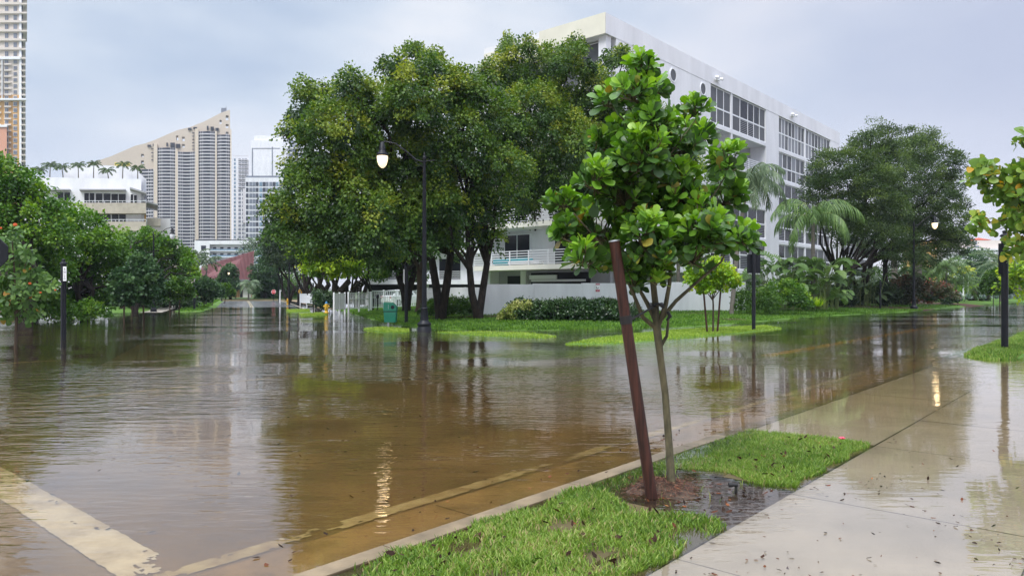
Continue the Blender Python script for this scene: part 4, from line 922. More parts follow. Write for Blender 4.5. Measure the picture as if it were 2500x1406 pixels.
b = FM().mat(M["ochre"]); b.box(m_(341), m_(356.5), -5, -1.5, n_z(585), n_z(500)); b.mat(M["white"]); b.box(m_(356.5), m_(418), -14, -7, 0, n_z(523)); b.box(m_(345), m_(352), -5, -.5, n_z(585), n_z(470)); b.build("side_wall", None, MID)
def gbalc(x0, x1, ya, yb, d):
    b = FM().mat(M["concrete"]); b.box(m_(x0), m_(x1), -.5, d, n_z(yb), n_z(ya)); o = b.build("balcony", None, MID)
    b = FM(); b.mat(M["trimw"]); b.box(m_(x0), m_(x1), d-.1, d-.02, n_z(ya-4.5), n_z(ya-5.5))
    for i in range(12): xx = m_(x0)+(m_(x1)-m_(x0))*i/11.; b.box(xx-.03, xx+.03, d-.1, d-.04, n_z(ya), n_z(ya-5))
    b.build("railing", None, o)
gbalc(200, 357, 499, 524, 2.0); gbalc(256, 357, 544, 566, 2.0); gbalc(360, 392, 533, 551, -3)
for x0, x1, ya, yb in ((141, 155, 470, 490), (157, 171, 470, 490), (206, 217, 472, 495), (219, 230, 472, 495), (234, 250, 473, 495), (253, 270, 473, 495), (272, 288, 474, 495), (290, 307, 474, 495), (235, 252, 517, 542), (254, 270, 517, 542), (273, 289, 518, 542), (291, 307, 518, 542), (112, 118, 468, 480), (319, 325, 475, 497), (327, 334, 477, 500)):
    b = FM().mat(M["trimw"]); b.box(m_(x0)-.06, m_(x1)+.06, -.05, .08, n_z(yb)-.06, n_z(ya)+.06); b.mat(gD); b.box(m_(x0), m_(x1), .0, .12, n_z(yb), n_z(ya)); b.build("window", None, MID)
for i, (px, hh, lab) in enumerate(((64, 1.5, "leftmost"), (88, 2.2, "second from left"), (122, 1.9, "third from left"), (160, 2.2, "fourth from left"), (198, 2.4, "fifth from left"), (236, 1.4, "low sixth from left"), (271, 2.3, "seventh from left, the fullest"), (309, 1.8, "rightmost"))):
    rp = palm("palm_tree", "small palm on the white block's roof terrace, "+lab, (PX(px, 108), YM+1.2, PZ(436, YM)), hh, LM["palmd"], nf=13, L=1.35, droop=.75, r=.07, leaf=.45, group="palms on the roof terrace", nl=12, w=.10, lean=(rnd.uniform(-.3, .3), 0))
# ---- street end: red roofed hall, low white hotel
YW = 260; HOT = thing("hotel_building", "low white building with glass balconies above the red roof", "building", (PX(560, YW), YW+8, 0)); FW = front(YW, 560)
b = FW().mat(M["white"]); b.box(PX(475, YW), PX(512, YW), -12, 1.0, 0, PZ(588, YW)); b.box(PX(512, YW), PX(660, YW), -12, -1.6, 0, PZ(588, YW)); b.box(PX(512, YW), PX(660, YW), -1.6, 1, PZ(597, YW), PZ(588, YW)); b.mat(M["darkin"]); b.box(PX(478, YW), PX(655, YW), -10, -1, PZ(588, YW), PZ(585, YW)); b.build("wall", None, HOT)
for yy in (612, 627, 643):
    b = FW().mat(M["trimw"]); b.box(PX(511, YW), PX(660, YW), -1.6, .9, PZ(yy+1.5, YW), PZ(yy, YW)); b.mat(M["tglassb"]); b.box(PX(512, YW), PX(660, YW), .75, .8, PZ(yy, YW), PZ(yy-4, YW)); b.build("balcony", None, HOT)
    for i in range(8): b = FW().mat(M["tglass"]); x = 520+i*17.5; b.box(PX(x, YW), PX(x+8, YW), -1.62, -1.5, PZ(yy, YW), PZ(yy-9, YW)); b.build("window", None, HOT)
for yy in (600, 617): b = FW().mat(M["tglass"]); b.box(PX(491, YW), PX(503, YW), .9, 1.1, PZ(yy+11, YW), PZ(yy, YW)); b.build("window", None, HOT)
YH = 135; HALL = thing("hall_building", "tan hall with a tall red ribbed metal roof closing the side street", "building", (PX(560, YH), YH+6, 0)); FH = front(YH, 600)
b = FH().mat(M["tan"]); b.box(PX(478, YH), PX(615, YH), -12, -1, 0, PZ(694, YH)); b.mat(M["darkin"]); b.box(PX(586, YH), PX(592, YH), -1, -.8, .2, PZ(700, YH)); b.build("wall", None, HALL)
b = FH().mat(M["redroof"])
s_h = (1-600)*0; Y9 = YH+8
xq = lambda px: PX(px, Y9)-(600-CX)/FPX*8.5
pts = [(PX(480, YH), -1, PZ(688, YH)), (xq(492), -9, PZ(650, Y9)), (xq(617), -9, PZ(614, Y9)), (PX(617, YH), -1, PZ(688, YH))]
b.raw(pts+[(p[0], p[1]-.6, p[2]) for p in pts], [(0, 1, 2, 3)[::-1], (7, 6, 5, 4)[::-1], (0, 1, 5, 4), (1, 2, 6, 5), (2, 3, 7, 6), (3, 0, 4, 7)])
for i in range(40):
    u = i/39.; x0 = pts[0][0]+(pts[3][0]-pts[0][0])*u; x1 = pts[1][0]+(pts[2][0]-pts[1][0])*u; z1 = pts[1][2]+(pts[2][2]-pts[1][2])*u
    b.tube([(x0, -.95, pts[0][2]+.05), (x1, -8.95, z1+.08)], [.11, .11], 4)
b.build("roof", None, HALL)
b = FH().mat(M["greyroof"]); b.prism([(PX(476, YH), PZ(694, YH)), (PX(482, YH), PZ(682, YH)), (PX(622, YH), PZ(682, YH)), (PX(626, YH), PZ(694, YH))], -3, .6); b.build("lower_roof", None, HALL)
for x0, x1, mm in ((573, 584, "wood"), (560, 571, "wood"), (593, 612, "slabw")):
    b = FH().mat(M[mm]); b.box(PX(x0, YH), PX(x1, YH), -1, -.85, .2, PZ(703, YH)); b.build("door", None, HALL)
bs = thing("bus_shelter", "dark open shelter frame in front of the tan hall", "shelter", P(569, 737, 118))
b = MB((PX(569, 118), 118, .25), (1, 0, 0)).mat(M["black"])
for x in (-.5, .45): b.box(x-.06, x+.06, -.05, .05, 0, 1.5); 
b.box(-.65, .55, -.6, .6, 1.45, 1.56); b.box(-.5, .45, .3, .36, .4, .5); b.build("frame", None, bs)
# pale building far right
YP = 210; PB = thing("apartment_building", "distant pale building with a small red roof at the right", "building", (PX(2400, YP), YP+8, 0)); FP = front(YP)
b = FP().mat(M["pinkw"]); b.box(PX(2330, YP), PX(2500, YP), -14, 0, 0, PZ(587, YP)); b.mat(M["orange"]); b.box(PX(2268, YP), PX(2292, YP), -14, -1, 0, PZ(588, YP)); b.mat(M["white"]); b.box(PX(2292, YP), PX(2470, YP), -1, 2.5, 0, PZ(610, YP)); b.box(PX(2284, YP), PX(2470, YP), 2.5, 3, PZ(622, YP), PZ(618, YP)); b.box(PX(2278, YP), PX(2480, YP), -1, 3.2, PZ(612, YP), PZ(608.5, YP)); b.build("wall", None, PB)
b = FP().mat(M["rtile"]); x = PX(2402, YP); b.raw([(x-2.4, -5, PZ(586, YP)), (x+2.4, -5, PZ(586, YP)), (x+2.4, 0, PZ(586, YP)), (x-2.4, 0, PZ(586, YP)), (x, -2.5, PZ(579, YP))], [(3, 2, 4), (2, 1, 4), (1, 0, 4), (0, 3, 4)]); b.build("roof", None, PB)
for x, y, w_, y2 in ((2376, 590, 9, 597), (2378, 600, 12, 605), (2328, 603, 10, 607), (2360, 603, 8, 606), (2330, 614, 3, 619), (2336, 614, 3, 619), (2341, 614, 3, 619), (2355, 613, 9, 619), (2375, 613, 6, 619), (2326, 627, 5, 632), (2337, 627, 5, 632), (2350, 627, 5, 632), (2296, 600, 26, 605)):
    b = FP().mat(M["tgrey"]); b.box(PX(x, YP), PX(x+w_, YP), -.1, 2.6 if y > 608 else .12, PZ(y2, YP), PZ(y, YP)); b.build("window", None, PB)
# ------------------------------------------------------------ street furniture
def lamp(label, loc, rz=0, sc=1.0, lit=True):
    t = thing("street_lamp", label, "street lamp", (0, 0, 0), group="street lamps along the flooded streets")
    b = MB(); b.lathe([(.30, -.2), (.30, .10), (.27, .13), (.27, .20), (.30, .23), (.28, .30), (.20, .36), (.18, .42)], n=20); b.lathe([(.17, .42), (.155, .55), (.125, .85), (.15, .88), (.15, .92), (.11, .95)], n=16)
    for i in range(12):
        a = 2*pi*i/12; b.tube([(.165*cos(a), .165*sin(a), .46), (.125*cos(a), .125*sin(a), .86)], [.014, .010], 4)
    b.build("base", M["black"], t)
    b = MB(); b.tube([(0, 0, .9), (0, 0, 3.5), (0, 0, 7.15)], [.098, .085, .06], 14)
    for i in range(12):
        a = 2*pi*i/12; b.tube([(.096*cos(a), .096*sin(a), .95), (.083*cos(a), .083*sin(a), 3.5), (.06*cos(a), .06*sin(a), 7.1)], [.010, .009, .006], 4)
    b.lathe([(.07, 7.1), (.09, 7.15), (.07, 7.22), (.03, 7.3), (.045, 7.36), (.0, 7.42)], n=12); b.build("pole", M["black"], t)
    b = MB(); b.tube([(0, 0, 7.0), (-.35, 0, 7.1), (-.75, 0, 7.45), (-1.2, 0, 7.78), (-1.6, 0, 7.86), (-1.75, 0, 7.80)], [.035, .035, .03, .03, .03, .035], 8)
    b.tube([(.05, 0, 7.05), (.45, 0, 7.08)], [.03, .02], 6); b.tube([(0, 0, 6.75), (-.3, 0, 6.95), (-.5, 0, 7.2)], [.018, .018, .018], 6); b.build("arm", M["black"], t)
    c = (-1.75, 0, 0)
    b = MB(); b.lathe([(.03, 7.86), (.09, 7.82), (.10, 7.70), (.13, 7.66), (.13, 7.50), (.17, 7.42), (.245, 7.34), (.25, 7.28), (.24, 7.26)], c, 18); b.build("lamp_cap", M["black"], t)
    b = MB(); b.lathe([(.225, 7.28), (.232, 7.18), (.215, 7.04), (.17, 6.90), (.10, 6.80), (.03, 6.76)], c, 18); g = b.build("globe", M["lamp_on"] if lit else M["lamp_off"], t)
    if lit and sc > .9:
        pl = bpy.data.lights.new("lamp_light", 'POINT'); pl.energy = 10; pl.color = (1, .72, .38); pl.shadow_soft_size = .2; po = bpy.data.objects.new("lamp_light", pl); COL.objects.link(po); po.parent = t; po.location = (-1.75, .34, 6.95)
    t.location = [float(v) for v in loc]; t.rotation_euler = (0, 0, rz); t.scale = (sc,)*3
    return t
L0 = G(1036, 806); near_lamp = lamp("tall fluted black lamp post with lit globe standing at the flooded corner", L0, 0, .985)
lamp("black lamp post with lit globe in front of the dark leaning trees on the right", G(2231, 757), pi, .985)
lamp("black lamp post with unlit globe standing in water by the left saplings", G(375, 762), pi, .80, lit=False)
lamp("distant lamp post on the left verge of the side street", P(541, 738, 100), pi, .56)
lamp("distant lamp post with lit globe at the edge of the left tree mass", P(472, 738, 104), pi, .50)
lamp("distant lamp post under the dark row of trees right of the side street", P(727, 743, 82), 0, .50, lit=False)
def post(label, px, py, ytop, r=.075, sign=None, Y=None, z=0, name="sign_post"):
    g = G(px, py, z) if Y is None else P(px, py, Y); Y = g[1]; h = H+(CY-ytop)*Y/FPX-g[2]
    t = thing(name, label, "post", g, group=None)
    b = MB(g); b.box(-r, r, -r, r, -.25, h-.22*r/.075) if False else b.tube([(0, 0, -.25), (0, 0, h-.16)], [r, r], 12)
    b.lathe([(r*1.35, h-.17), (r*1.35, h-.13), (r*.8, h-.10), (r*.5, h-.085), (r*.75, h-.05), (r*.6, h-.015), (.01, h)], n=12); b.build("pole", M["black"], t)
    return t, g, h
t, g, h = post("black post with a narrow white vertical number plate standing in the left water", 155, 831, 632, .078)
b = MB(g); b.mat(M["signw"]); zt = H+(CY-651)*g[1]/FPX; zb = H+(CY-686)*g[1]/FPX; b.box(.045, .155, -.10, -.088, zb, zt); pl = b.build("number_plate", None, t)
for i, ch in enumerate("SOUTH"[:4]):
    pass
b = MB(g).mat(M["signink"])
hh = zt-zb
b.tube([(.10, -.104, zt-.10*hh), (.10, -.104, zt-.24*hh)], [.016, .014], 5)
n = 12; b.tube([(.10+.022*cos(2*pi*i/n), -.104, zt-.385*hh+.028*sin(2*pi*i/n)) for i in range(n+1)], [.008]*(n+1), 4, cap=False)
for a0, a1 in (((.085, .56), (.10, .60)), ((.115, .56), (.10, .60)), ((.10, .60), (.10, .64)), ((.088, .69), (.088, .755)), ((.088, .69), (.11, .705)), ((.11, .705), (.11, .755)), ((.088, .725), (.11, .725))): b.tube([(a0[0], -.104, zt-a0[1]*hh), (a1[0], -.104, zt-a1[1]*hh)], [.007, .007], 4)
b.mat(M["black"]); b.box(.07, .13, -.106, -.1, zt-.86*hh, zt-.835*hh); b.build("lettering", None, t)
t, g, h = post("thick black post on the bright grass island at the right edge", 2453, 857, 562, .082, z=.05)
b = MB(g); b.mat(M["black"]); b.box(-.17, -.06, -.03, .0, h-1.15, h-.35); b.build("sign_plate", None, t)
t, g, h = post("black post carrying a square sign seen from behind, right of the sapling", 1840, 805, 604, .075, z=.03)
b = MB(g); b.mat(M["black"]); b.box(-.24, .30, .08, .10, h-1.05, h-.28); b.build("sign_plate", None, t)
post("slim black post on the lawn edge left of the right lamp post", 2149, 758, 683, .07)
t, g, h = post("black post with a slim white plate between bin and lamp post", 992, 785, 640, .085, z=.12)
b = MB(g); b.mat(M["signw"]); b.box(-.13, -.07, -.12, -.1, h-1.0, h-.35); b.build("number_plate", None, t)
post("black post beside the small saplings left of the side street", 475, 758, 698, .085)
post("black post nearest the distant hydrant on the right of the side street", 706, 745, 640, .08, Y=78)
post("tall black post under the dark tree row", 681, 738, 640, .07, Y=92)
post("thin black post in front of the clipped hedge by the side street", 765, 747, 690, .06, Y=66)
b = MB(P(683.5, 739, 91)); wp = thing("guy_marker", "pale sleeve leaning against the post near the stop sign", "marker", P(683.5, 739, 91)); b.mat(M["signw"]); b.tube([(0, 0, 0), (.02, 0, 1.6)], [.10, .06], 6); b.build("sleeve", None, wp)
bo = thing("bollard", "short white bollard standing in the left water", "bollard", G(260, 781)); b = MB(G(260, 781)).mat(M["signw"]); b.tube([(0, 0, -.2), (0, 0, .62)], [.075, .075], 12); b.lathe([(.075, .62), (.05, .67), (.0, .69)]); b.build("tube", None, bo)
gl = P(262, 770, 46); ll = thing("garden_lantern", "white topped garden lantern on a thin pole in the left trees", "lamp", gl); b = MB(gl).mat(M["black"]); b.tube([(0, 0, -.3), (0, 0, 2.05)], [.05, .04], 8); b.build("pole", None, ll)
b = MB(gl).mat(M["lamp_off"]); b.lathe([(.08, 2.05), (.13, 2.25), (.16, 2.42)], n=10); b.lathe([(.2, 2.42), (.17, 2.5), (.05, 2.6), (.03, 2.66)], n=10); b.build("lantern_head", None, ll)
# hydrants
def hydrant(label, g, sc):
    t = thing("fire_hydrant", label, "fire hydrant", (0, 0, 0), group="yellow fire hydrants"); b = MB().mat(M["yellow"])
    b.lathe([(.12, -.2), (.12, .04), (.16, .05), (.16, .10), (.11, .11), (.105, .30), (.15, .31), (.15, .35), (.11, .36), (.105, .58), (.13, .60), (.13, .63), (.10, .66)], n=14); b.build("barrel", None, t)
    b = MB().mat(M["yellow"]); b.tube([(-.20, 0, .50), (-.1, 0, .50)], [.055, .05], 8); b.tube([(.20, 0, .50), (.1, 0, .50)], [.055, .05], 8); b.tube([(0, -.21, .50), (0, -.1, .50)], [.075, .07], 8); b.build("outlet", None, t)
    b = MB().mat(M["blue"] if sc > .9 else M["yellow"]); b.lathe([(.10, .66), (.115, .70), (.09, .76), (.05, .80), (.03, .81), (.03, .85), (.0, .86)], n=12); b.build("bonnet", None, t)
    t.location = [float(v) for v in g]; t.scale = (sc,)*3
hydrant("yellow fire hydrant with blue cap standing in the flood by the white gate", P(797, 766, 49), 1.0)
hydrant("small distant all yellow fire hydrant at the kerb of the side street", P(702, 744, 79), .82)
# stop signs
def octo(r, y0, y1, c, b):
    vs = [(c[0]+r*cos(pi/8+pi/4*i), y, c[2]+r*sin(pi/8+pi/4*i)) for y in (y0, y1) for i in range(8)]
    b.raw(vs, [tuple(range(8)), tuple(range(15, 7, -1))]+[(i, (i+1) % 8, (i+1) % 8+8, i+8) for i in range(8)])
g = P(668, 738, 100); st = thing("stop_sign", "small red stop sign at the far end of the side street", "sign", g)
zc_ = H+(CY-712.5)*1.0*100/FPX-g[2]
b = MB(g).mat(M["black"]); b.tube([(0, 0, -.3), (0, 0, zc_-.2)], [.045, .045], 6); b.build("pole", None, st)
b = MB(g).mat(M["signw"]); octo(.33, .0, .03, (0, 0, zc_), b); b.mat(M["red"]); octo(.30, -.02, -.001, (0, 0, zc_), b); b.build("board", None, st)
text("lettering", "STOP", .27, g+np.array((0, -.025, zc_)), (1, 0, 0), (0, -1, 0), M["signw"], st)
g = P(-16, 850, 19.5); st = thing("stop_sign", "black back of an octagonal sign cut by the left edge", "sign", g); zc_ = H+(CY-618)*19.5/FPX-g[2]
b = MB(g).mat(M["black"]); b.tube([(0, .06, -.3), (0, .06, zc_+.5)], [.07, .07], 10); b.build("pole", None, st); b = MB(g).mat(M["black"]); octo(.44, -.03, -.005, (-.0, 0, zc_), b); b.build("board", None, st)
g = P(733, 735, 84); st = thing("warning_sign", "small yellow diamond sign beneath the dark tree row", "sign", g); b = MB(g).mat(M["galv"]); b.tube([(0, 0, -.3), (0, 0, 1.2)], [.04, .04], 6); b.build("pole", None, st)
b = MB(g).mat(M["painty"]); b.prism([(0, .75), (.36, 1.11), (0, 1.47), (-.36, 1.11)], .05, .08) ; b.build("board", None, st)
# litter bin
g = G(948, 800, -.02); bn = thing("litter_bin", "green plastic litter bin with sloped hood on a steel post in the water", "litter bin", g)
b = MB(g).mat(M["galv"]); b.box(-.035, .035, -.03, .03, -.2, .95); b.build("post", None, bn)
o = g+np.array((.08, .12, 0))
b = MB(o).mat(M["green"]); z0 = .23; vs = [(-.25, -.2, z0), (.25, -.2, z0), (.25, .2, z0), (-.25, .2, z0), (-.28, -.22, z0+.48), (.28, -.22, z0+.48), (.28, .22, z0+.48), (-.28, .22, z0+.48)]
b.raw(vs, [(0, 3, 2, 1), (4, 5, 6, 7), (0, 1, 5, 4), (1, 2, 6, 5), (2, 3, 7, 6), (3, 0, 4, 7)]); b.build("bin_body", None, bn, bevel=.03)
b = MB(o).mat(M["green"]); b.prism([(-.29, z0+.5), (.29, z0+.5), (.29, z0+.70), (.10, z0+.88), (-.26, z0+.90), (-.29, z0+.87)], -.23, .23); b.build("hood", None, bn, bevel=.025)
b = MB(o).mat(M["black"]); b.box(-.285, .285, -.228, .228, z0+.475, z0+.505)
vs = [(.13+.085*cos(2*pi*i/16), -.236, z0+.68+.085*sin(2*pi*i/16)) for i in range(16)]; b.raw(vs, [tuple(range(16))]); b.build("opening", None, bn)
b = MB(o).mat(M["galv"]); b.tube([(-.06, -.24, z0+.6), (-.06, -.24, z0+.8)], [.008, .008], 5); b.build("latch", None, bn)
# fences
def fence(label, a, c, h, n, m="trimw", gap=.5, name="picket_fence", postn=2, solid=False):
    a = np.array(a, float); c = np.array(c, float); L = np.linalg.norm((c-a)[:2]); t = thing(name, label, "fence", (a+c)/2); ux = c-a; dz = ux[2]; ux = ux*np.array((1, 1, 0))
    def F(): return MB(a, ux)
    b = F().mat(M[m])
    for i in range(n):
        x = L*(i+.5)/n; w_ = L/n*gap/2; b.box(x-w_, x+w_, -.012, .012, .12+dz*x/L, h-.02+dz*x/L)
    b.build("pickets", None, t)
    b = F().mat(M[m])
    for z in (.12, h*.62, h-.04): b.box(0, L, -.03, .03, z-.03+dz/2, z+.03+dz/2)
    b.build("rail", None, t)
    for i in range(postn+1):
        b = F().mat(M[m]); x = L*i/postn; b.box(x-.05, x+.05, -.05, .05, -.3+dz*i/postn, h+.05+dz*i/postn); b.build("post", None, t)
    return t
zf = lambda p: np.array((p[0], p[1], .22))
fence("white picket gate leaf turned towards the road beside the hydrant", zf(P(815.5, 0, 49.5)), zf(P(842, 0, 51.5)), 1.22, 18, gap=.85, name="gate")
fence("long white picket gate in front of the parked white car", zf(P(851, 0, 51.5)), zf(P(901, 0, 54)), 1.25, 14, gap=.33)
fence("white railing running back from the gate beside the white car", zf(P(906, 0, 54.5)), zf(P(1019, 0, 62)), 1.40, 26, gap=.33, postn=4)
fence("grey slatted fence between the tree trunks and the low white wall", P(1044, 733, 60), P(1136, 733, 58), 1.0, 40, "greyw", .75)
fence("short white fence under the dark tree row by the side street", P(733, 742, 76), P(766, 742, 72), 1.05, 20, gap=.7)
cb = thing("keypad_box", "dark keypad box on the white fence", "intercom", P(922, 730, 53.4)); b = MB(P(922, 730, 53.4)).mat(M["black"]); b.box(-.1, .1, -.08, .08, .05, .32); b.box(-.03, .03, -.02, .04, -.8, .05); b.build("box", None, cb)
# cars
def car(label, loc, rz, paint, sc=1):
    t = thing("parked_car", label, "car", (0, 0, 0)); L = 4.4
    sec = [(-2.2, .45, .75, .70), (-2.1, .32, 1.0, .80), (-1.6, .28, 1.05, .88), (-.6, .26, 1.02, .90), (.6, .26, 1.0, .90), (1.5, .28, .95, .86), (2.0, .32, .82, .78), (2.2, .42, .65, .66)]
    b = MB(); vs = []
    for x, z0, z1, hw in sec: vs += [(x, -hw, z0), (x, -hw*1.02, (z0+z1)/2), (x, -hw*.93, z1), (x, hw*.93, z1), (x, hw*1.02, (z0+z1)/2), (x, hw, z0)]
    k = len(sec); fs = [(i*6+j, i*6+(j+1) % 6, (i+1)*6+(j+1) % 6, (i+1)*6+j) for i in range(k-1) for j in range(6)]+[tuple(range(6))[::-1], tuple(range(6*k-6, 6*k))]
    b.raw(vs, fs, False)
    roof = [(-1.95, 1.0, .80), (-1.45, 1.52, .64), (-.2, 1.60, .66), (.55, 1.52, .64), (1.2, .99, .80)]; vs = []
    for x, z, hw in roof: vs += [(x, -.82, .98), (x, -hw, z), (x, hw, z), (x, .82, .98)]
    b.raw(vs, [(i*4+j, i*4+j+1, (i+1)*4+j+1, (i+1)*4+j) for i in range(4) for j in range(3)]); b.build("body", paint, t, bevel=.03)
    for s in (-1, 1):
        b = MB(); y = s*.80; b.raw([(-1.35, y, 1.07), (-.35, y, 1.07), (-.35, s*.69, 1.48), (-1.2, s*.69, 1.44)], [(0, 1, 2, 3)]); b.raw([(-.27, y, 1.07), (.75, y, 1.07), (.42, s*.69, 1.44), (-.27, s*.69, 1.49)], [(0, 1, 2, 3)]); b.build("side_window", M["glassd"], t)
        for x in (-1.35, 1.35):
            b = MB((x, s*.84, .32), (1, 0, 0)); n = 16
            vs = [(.33*cos(2*pi*i/n), yy, .33*sin(2*pi*i/n)) for yy in (-.11, .11) for i in range(n)]; b.raw(vs, [tuple(range(n)), tuple(range(2*n-1, n-1, -1))]+[(i, (i+1) % n, (i+1) % n+n, i+n) for i in range(n)]); wh = b.build("wheel", M["tyre"], t)
            b = MB((x, s*.84, .32), (1, 0, 0)); vs = [(.2*cos(2*pi*i/n), s*.118, .2*sin(2*pi*i/n)) for i in range(n)]; b.raw(vs, [tuple(range(n))]); b.build("rim", M["galv"], wh)
        b = MB(); b.box(-2.23, -2.0, s*.62-.1, s*.62+.1, .78, .95); b.build("tail_light", M["red"], t); b = MB(); b.box(2.0, 2.19, s*.58-.12, s*.58+.12, .62, .74); b.build("headlight", M["glassl"], t)
    b = MB(); b.raw([(1.17, -.72, 1.03), (1.17, .72, 1.03), (.6, .58, 1.5), (.6, -.58, 1.5)], [(0, 1, 2, 3)]); b.build("windscreen", M["glassd"], t); b = MB(); b.raw([(-1.92, -.72, 1.06), (-1.92, .72, 1.06), (-1.5, .58, 1.48), (-1.5, -.58, 1.48)], [(0, 1, 2, 3)]); b.build("rear_window", M["glassd"], t)
    t.location = [float(v) for v in loc]; t.rotation_euler = (0, 0, rz); t.scale = (sc,)*3; return t
car("white parked car behind the white picket fence", (P(984, 0, 65)[0], 65, .25), radians(50), M["carw"], .9)
car("white car parked in the flooded lot at the left edge behind the flowering tree", (P(-2, 0, 40)[0], 40, -.1), radians(20), M["carw"])
car("dark blue car parked in shade at the end of the side street", (P(655, 0, 135)[0], 135, .25), radians(80), M["carb"])
# sprinkler riser, petal
g = G(1797, 1200); sp = thing("sprinkler_riser", "small black sprinkler elbow sticking out of the flooded planting soil", "sprinkler", g); b = MB(g).mat(M["strap"]); b.tube([(0, 0, -.06), (0, 0, .048)], [.012, .012], 8); b.tube([(.012, 0, .055), (-.03, 0, .058)], [.014, .014], 8); b.tube([(-.03, 0, .058), (-.06, 0, .056)], [.019, .019], 8); b.build("pipe", None, sp)
g = G(2056, 1076, .05); pt = thing("fallen_flower", "pink flower lying on the far corner of the second grass patch", "flower", g); b = MB(g).mat(M["pink"])
for i in range(5): a = i*1.25; b.tube([(0, 0, .02), (.018*cos(a), .018*sin(a), .035), (.035*cos(a), .035*sin(a), .03)], [.004, .012, .003], 5)
b.build("petals", None, pt)
# ------------------------------------------------------------ foreground sapling
def rosettes(name, blobs, m, n, per, size, TV, TF, wid=1.0, parent=None, up=.55, spread=(.35, 1.25), shell=(.55, 1.05), vbase=.45, odd=.01, oddlo=.97, cut=-.6, twigs=None, vtop=.2):
    B = np.array(blobs); area = (B[:, 3]*B[:, 5]); cnt = np.maximum(2, (n*area/area.sum())).astype(int); pos = []; dd = []; nn = []; sz = []; vv = []; tips = []
    for i, b in enumerate(B):
        d = rdir(cnt[i]*4); d = d[d[:, 2] > cut]; q = b[:3]+d*b[3:6]*rng.uniform(*shell, (len(d), 1)); keep = np.ones(len(q), bool)
        for j, b2 in enumerate(B):
            if j != i: keep &= (((q-b2[:3])/b2[3:6])**2).sum(1) > .35
        q = q[keep][:cnt[i]]; d = d[keep][:cnt[i]]
        for k in range(len(q)):
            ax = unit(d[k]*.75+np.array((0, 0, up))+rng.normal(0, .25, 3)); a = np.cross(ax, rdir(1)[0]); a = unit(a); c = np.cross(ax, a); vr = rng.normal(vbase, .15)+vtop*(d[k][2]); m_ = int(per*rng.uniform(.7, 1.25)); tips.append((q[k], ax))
            for l in range(m_):
                f = l/max(1, m_-1); th = l*2.4+rng.uniform(-.3, .3); el = spread[0]+(spread[1]-spread[0])*f+rng.uniform(-.15, .15)
                rad = a*cos(th)+c*sin(th); dv = ax*cos(el)+rad*sin(el); pos.append(q[k]-ax*size*.5*f+rad*.01); dd.append(dv); nn.append(ax*sin(el)-rad*cos(el)+rng.normal(0, .24, 3))
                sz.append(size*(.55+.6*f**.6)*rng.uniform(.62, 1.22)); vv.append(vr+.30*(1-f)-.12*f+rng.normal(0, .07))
    pos = np.array(pos); sz = np.array(sz); vv = np.clip(np.array(vv), 0, .92); od = rng.uniform(0, 1, len(vv)) < odd; vv[od] = rng.uniform(oddlo, 1, od.sum())
    Vv, F = place(pos, np.array(dd), np.array(nn), sz, sz*wid, TV, TF); o = fast(name, Vv, F, m, np.repeat(vv, len(TF)), parent, smooth=True); return o, tips
YS = 6.2
def PS(px, py, dy=0): return P(px, py, YS+dy)
base = G(1640, 1183, .03); sap = thing("sapling_tree", "foreground sapling with round glossy green leaves tied to a leaning stake", "tree", base)
b = MB(); r = .040
b.tube([base-np.array((0, 0, .1)), base, PS(1633, 1080), PS(1624, 960), PS(1612, 870), PS(1603, 795)], [.054, .038, .032, .030, .031, .036], 12)
cr = [((1603, 800), (1600, 740), (1590, 650), (1584, 540), (1572, 420), (1560, 300), (1566, 200)), ((1600, 800), (1570, 775), (1535, 690), (1470, 600), (1400, 520)), ((1605, 800), (1625, 745), (1635, 690), (1640, 560), (1655, 440), (1690, 330)), ((1600, 780), (1580, 740), (1560, 705), (1530, 640), (1500, 540)),
      ((1605, 790), (1650, 735), (1700, 690), (1760, 640), (1800, 560)), ((1610, 850), (1628, 820), (1633, 770), (1622, 745)), ((1640, 620), (1680, 560), (1740, 480), (1790, 400)), ((1580, 560), (1530, 480), (1470, 420)), ((1565, 360), (1520, 290), (1480, 250)), ((1650, 480), (1600, 420), (1590, 330)), ((1575, 470), (1620, 400), (1700, 290)), ((1530, 640), (1450, 620), (1370, 580))]
for i, L in enumerate(cr):
    dy = 0 if i in (0, 5) else rnd.uniform(-.35, .35); n = len(L); w0 = (.032, .022, .024, .024, .020, .018, .015, .014, .013, .013, .013, .014)[i]
    b.tube([PS(p[0], p[1], dy*j/(n-1)) for j, p in enumerate(L)], [w0*(1-.75*j/(n-1)) for j in range(n)], 8)
BL = [(1570, 168, 42), (1545, 225, 55), (1600, 215, 30), (1485, 248, 34), (1590, 300, 55), (1695, 268, 38), (1510, 330, 50), (1470, 350, 36), (1570, 380, 75), (1665, 350, 66), (1715, 325, 34), (1775, 395, 50), (1450, 440, 48), (1372, 490, 40), (1530, 470, 88), (1660, 470, 88), (1768, 480, 58), (1378, 562, 46), (1460, 560, 80), (1590, 590, 84), (1710, 570, 84), (1795, 575, 52), (1430, 632, 46), (1520, 640, 56), (1610, 650, 46), (1690, 625, 50), (1545, 690, 24), (1600, 690, 22)]
sb = []
for q in BL: c = PS(q[0], q[1], rnd.uniform(-.35, .35)); r_ = q[2]*YS/FPX*.92; sb.append((*c, r_, min(r_*1.3, .3), r_))
_, tips = rosettes("crown", sb, LM["near"], 640, 9, .110, OBOV_V, OBOV_F, 1.12, sap, vbase=.42, odd=.022, vtop=.34)
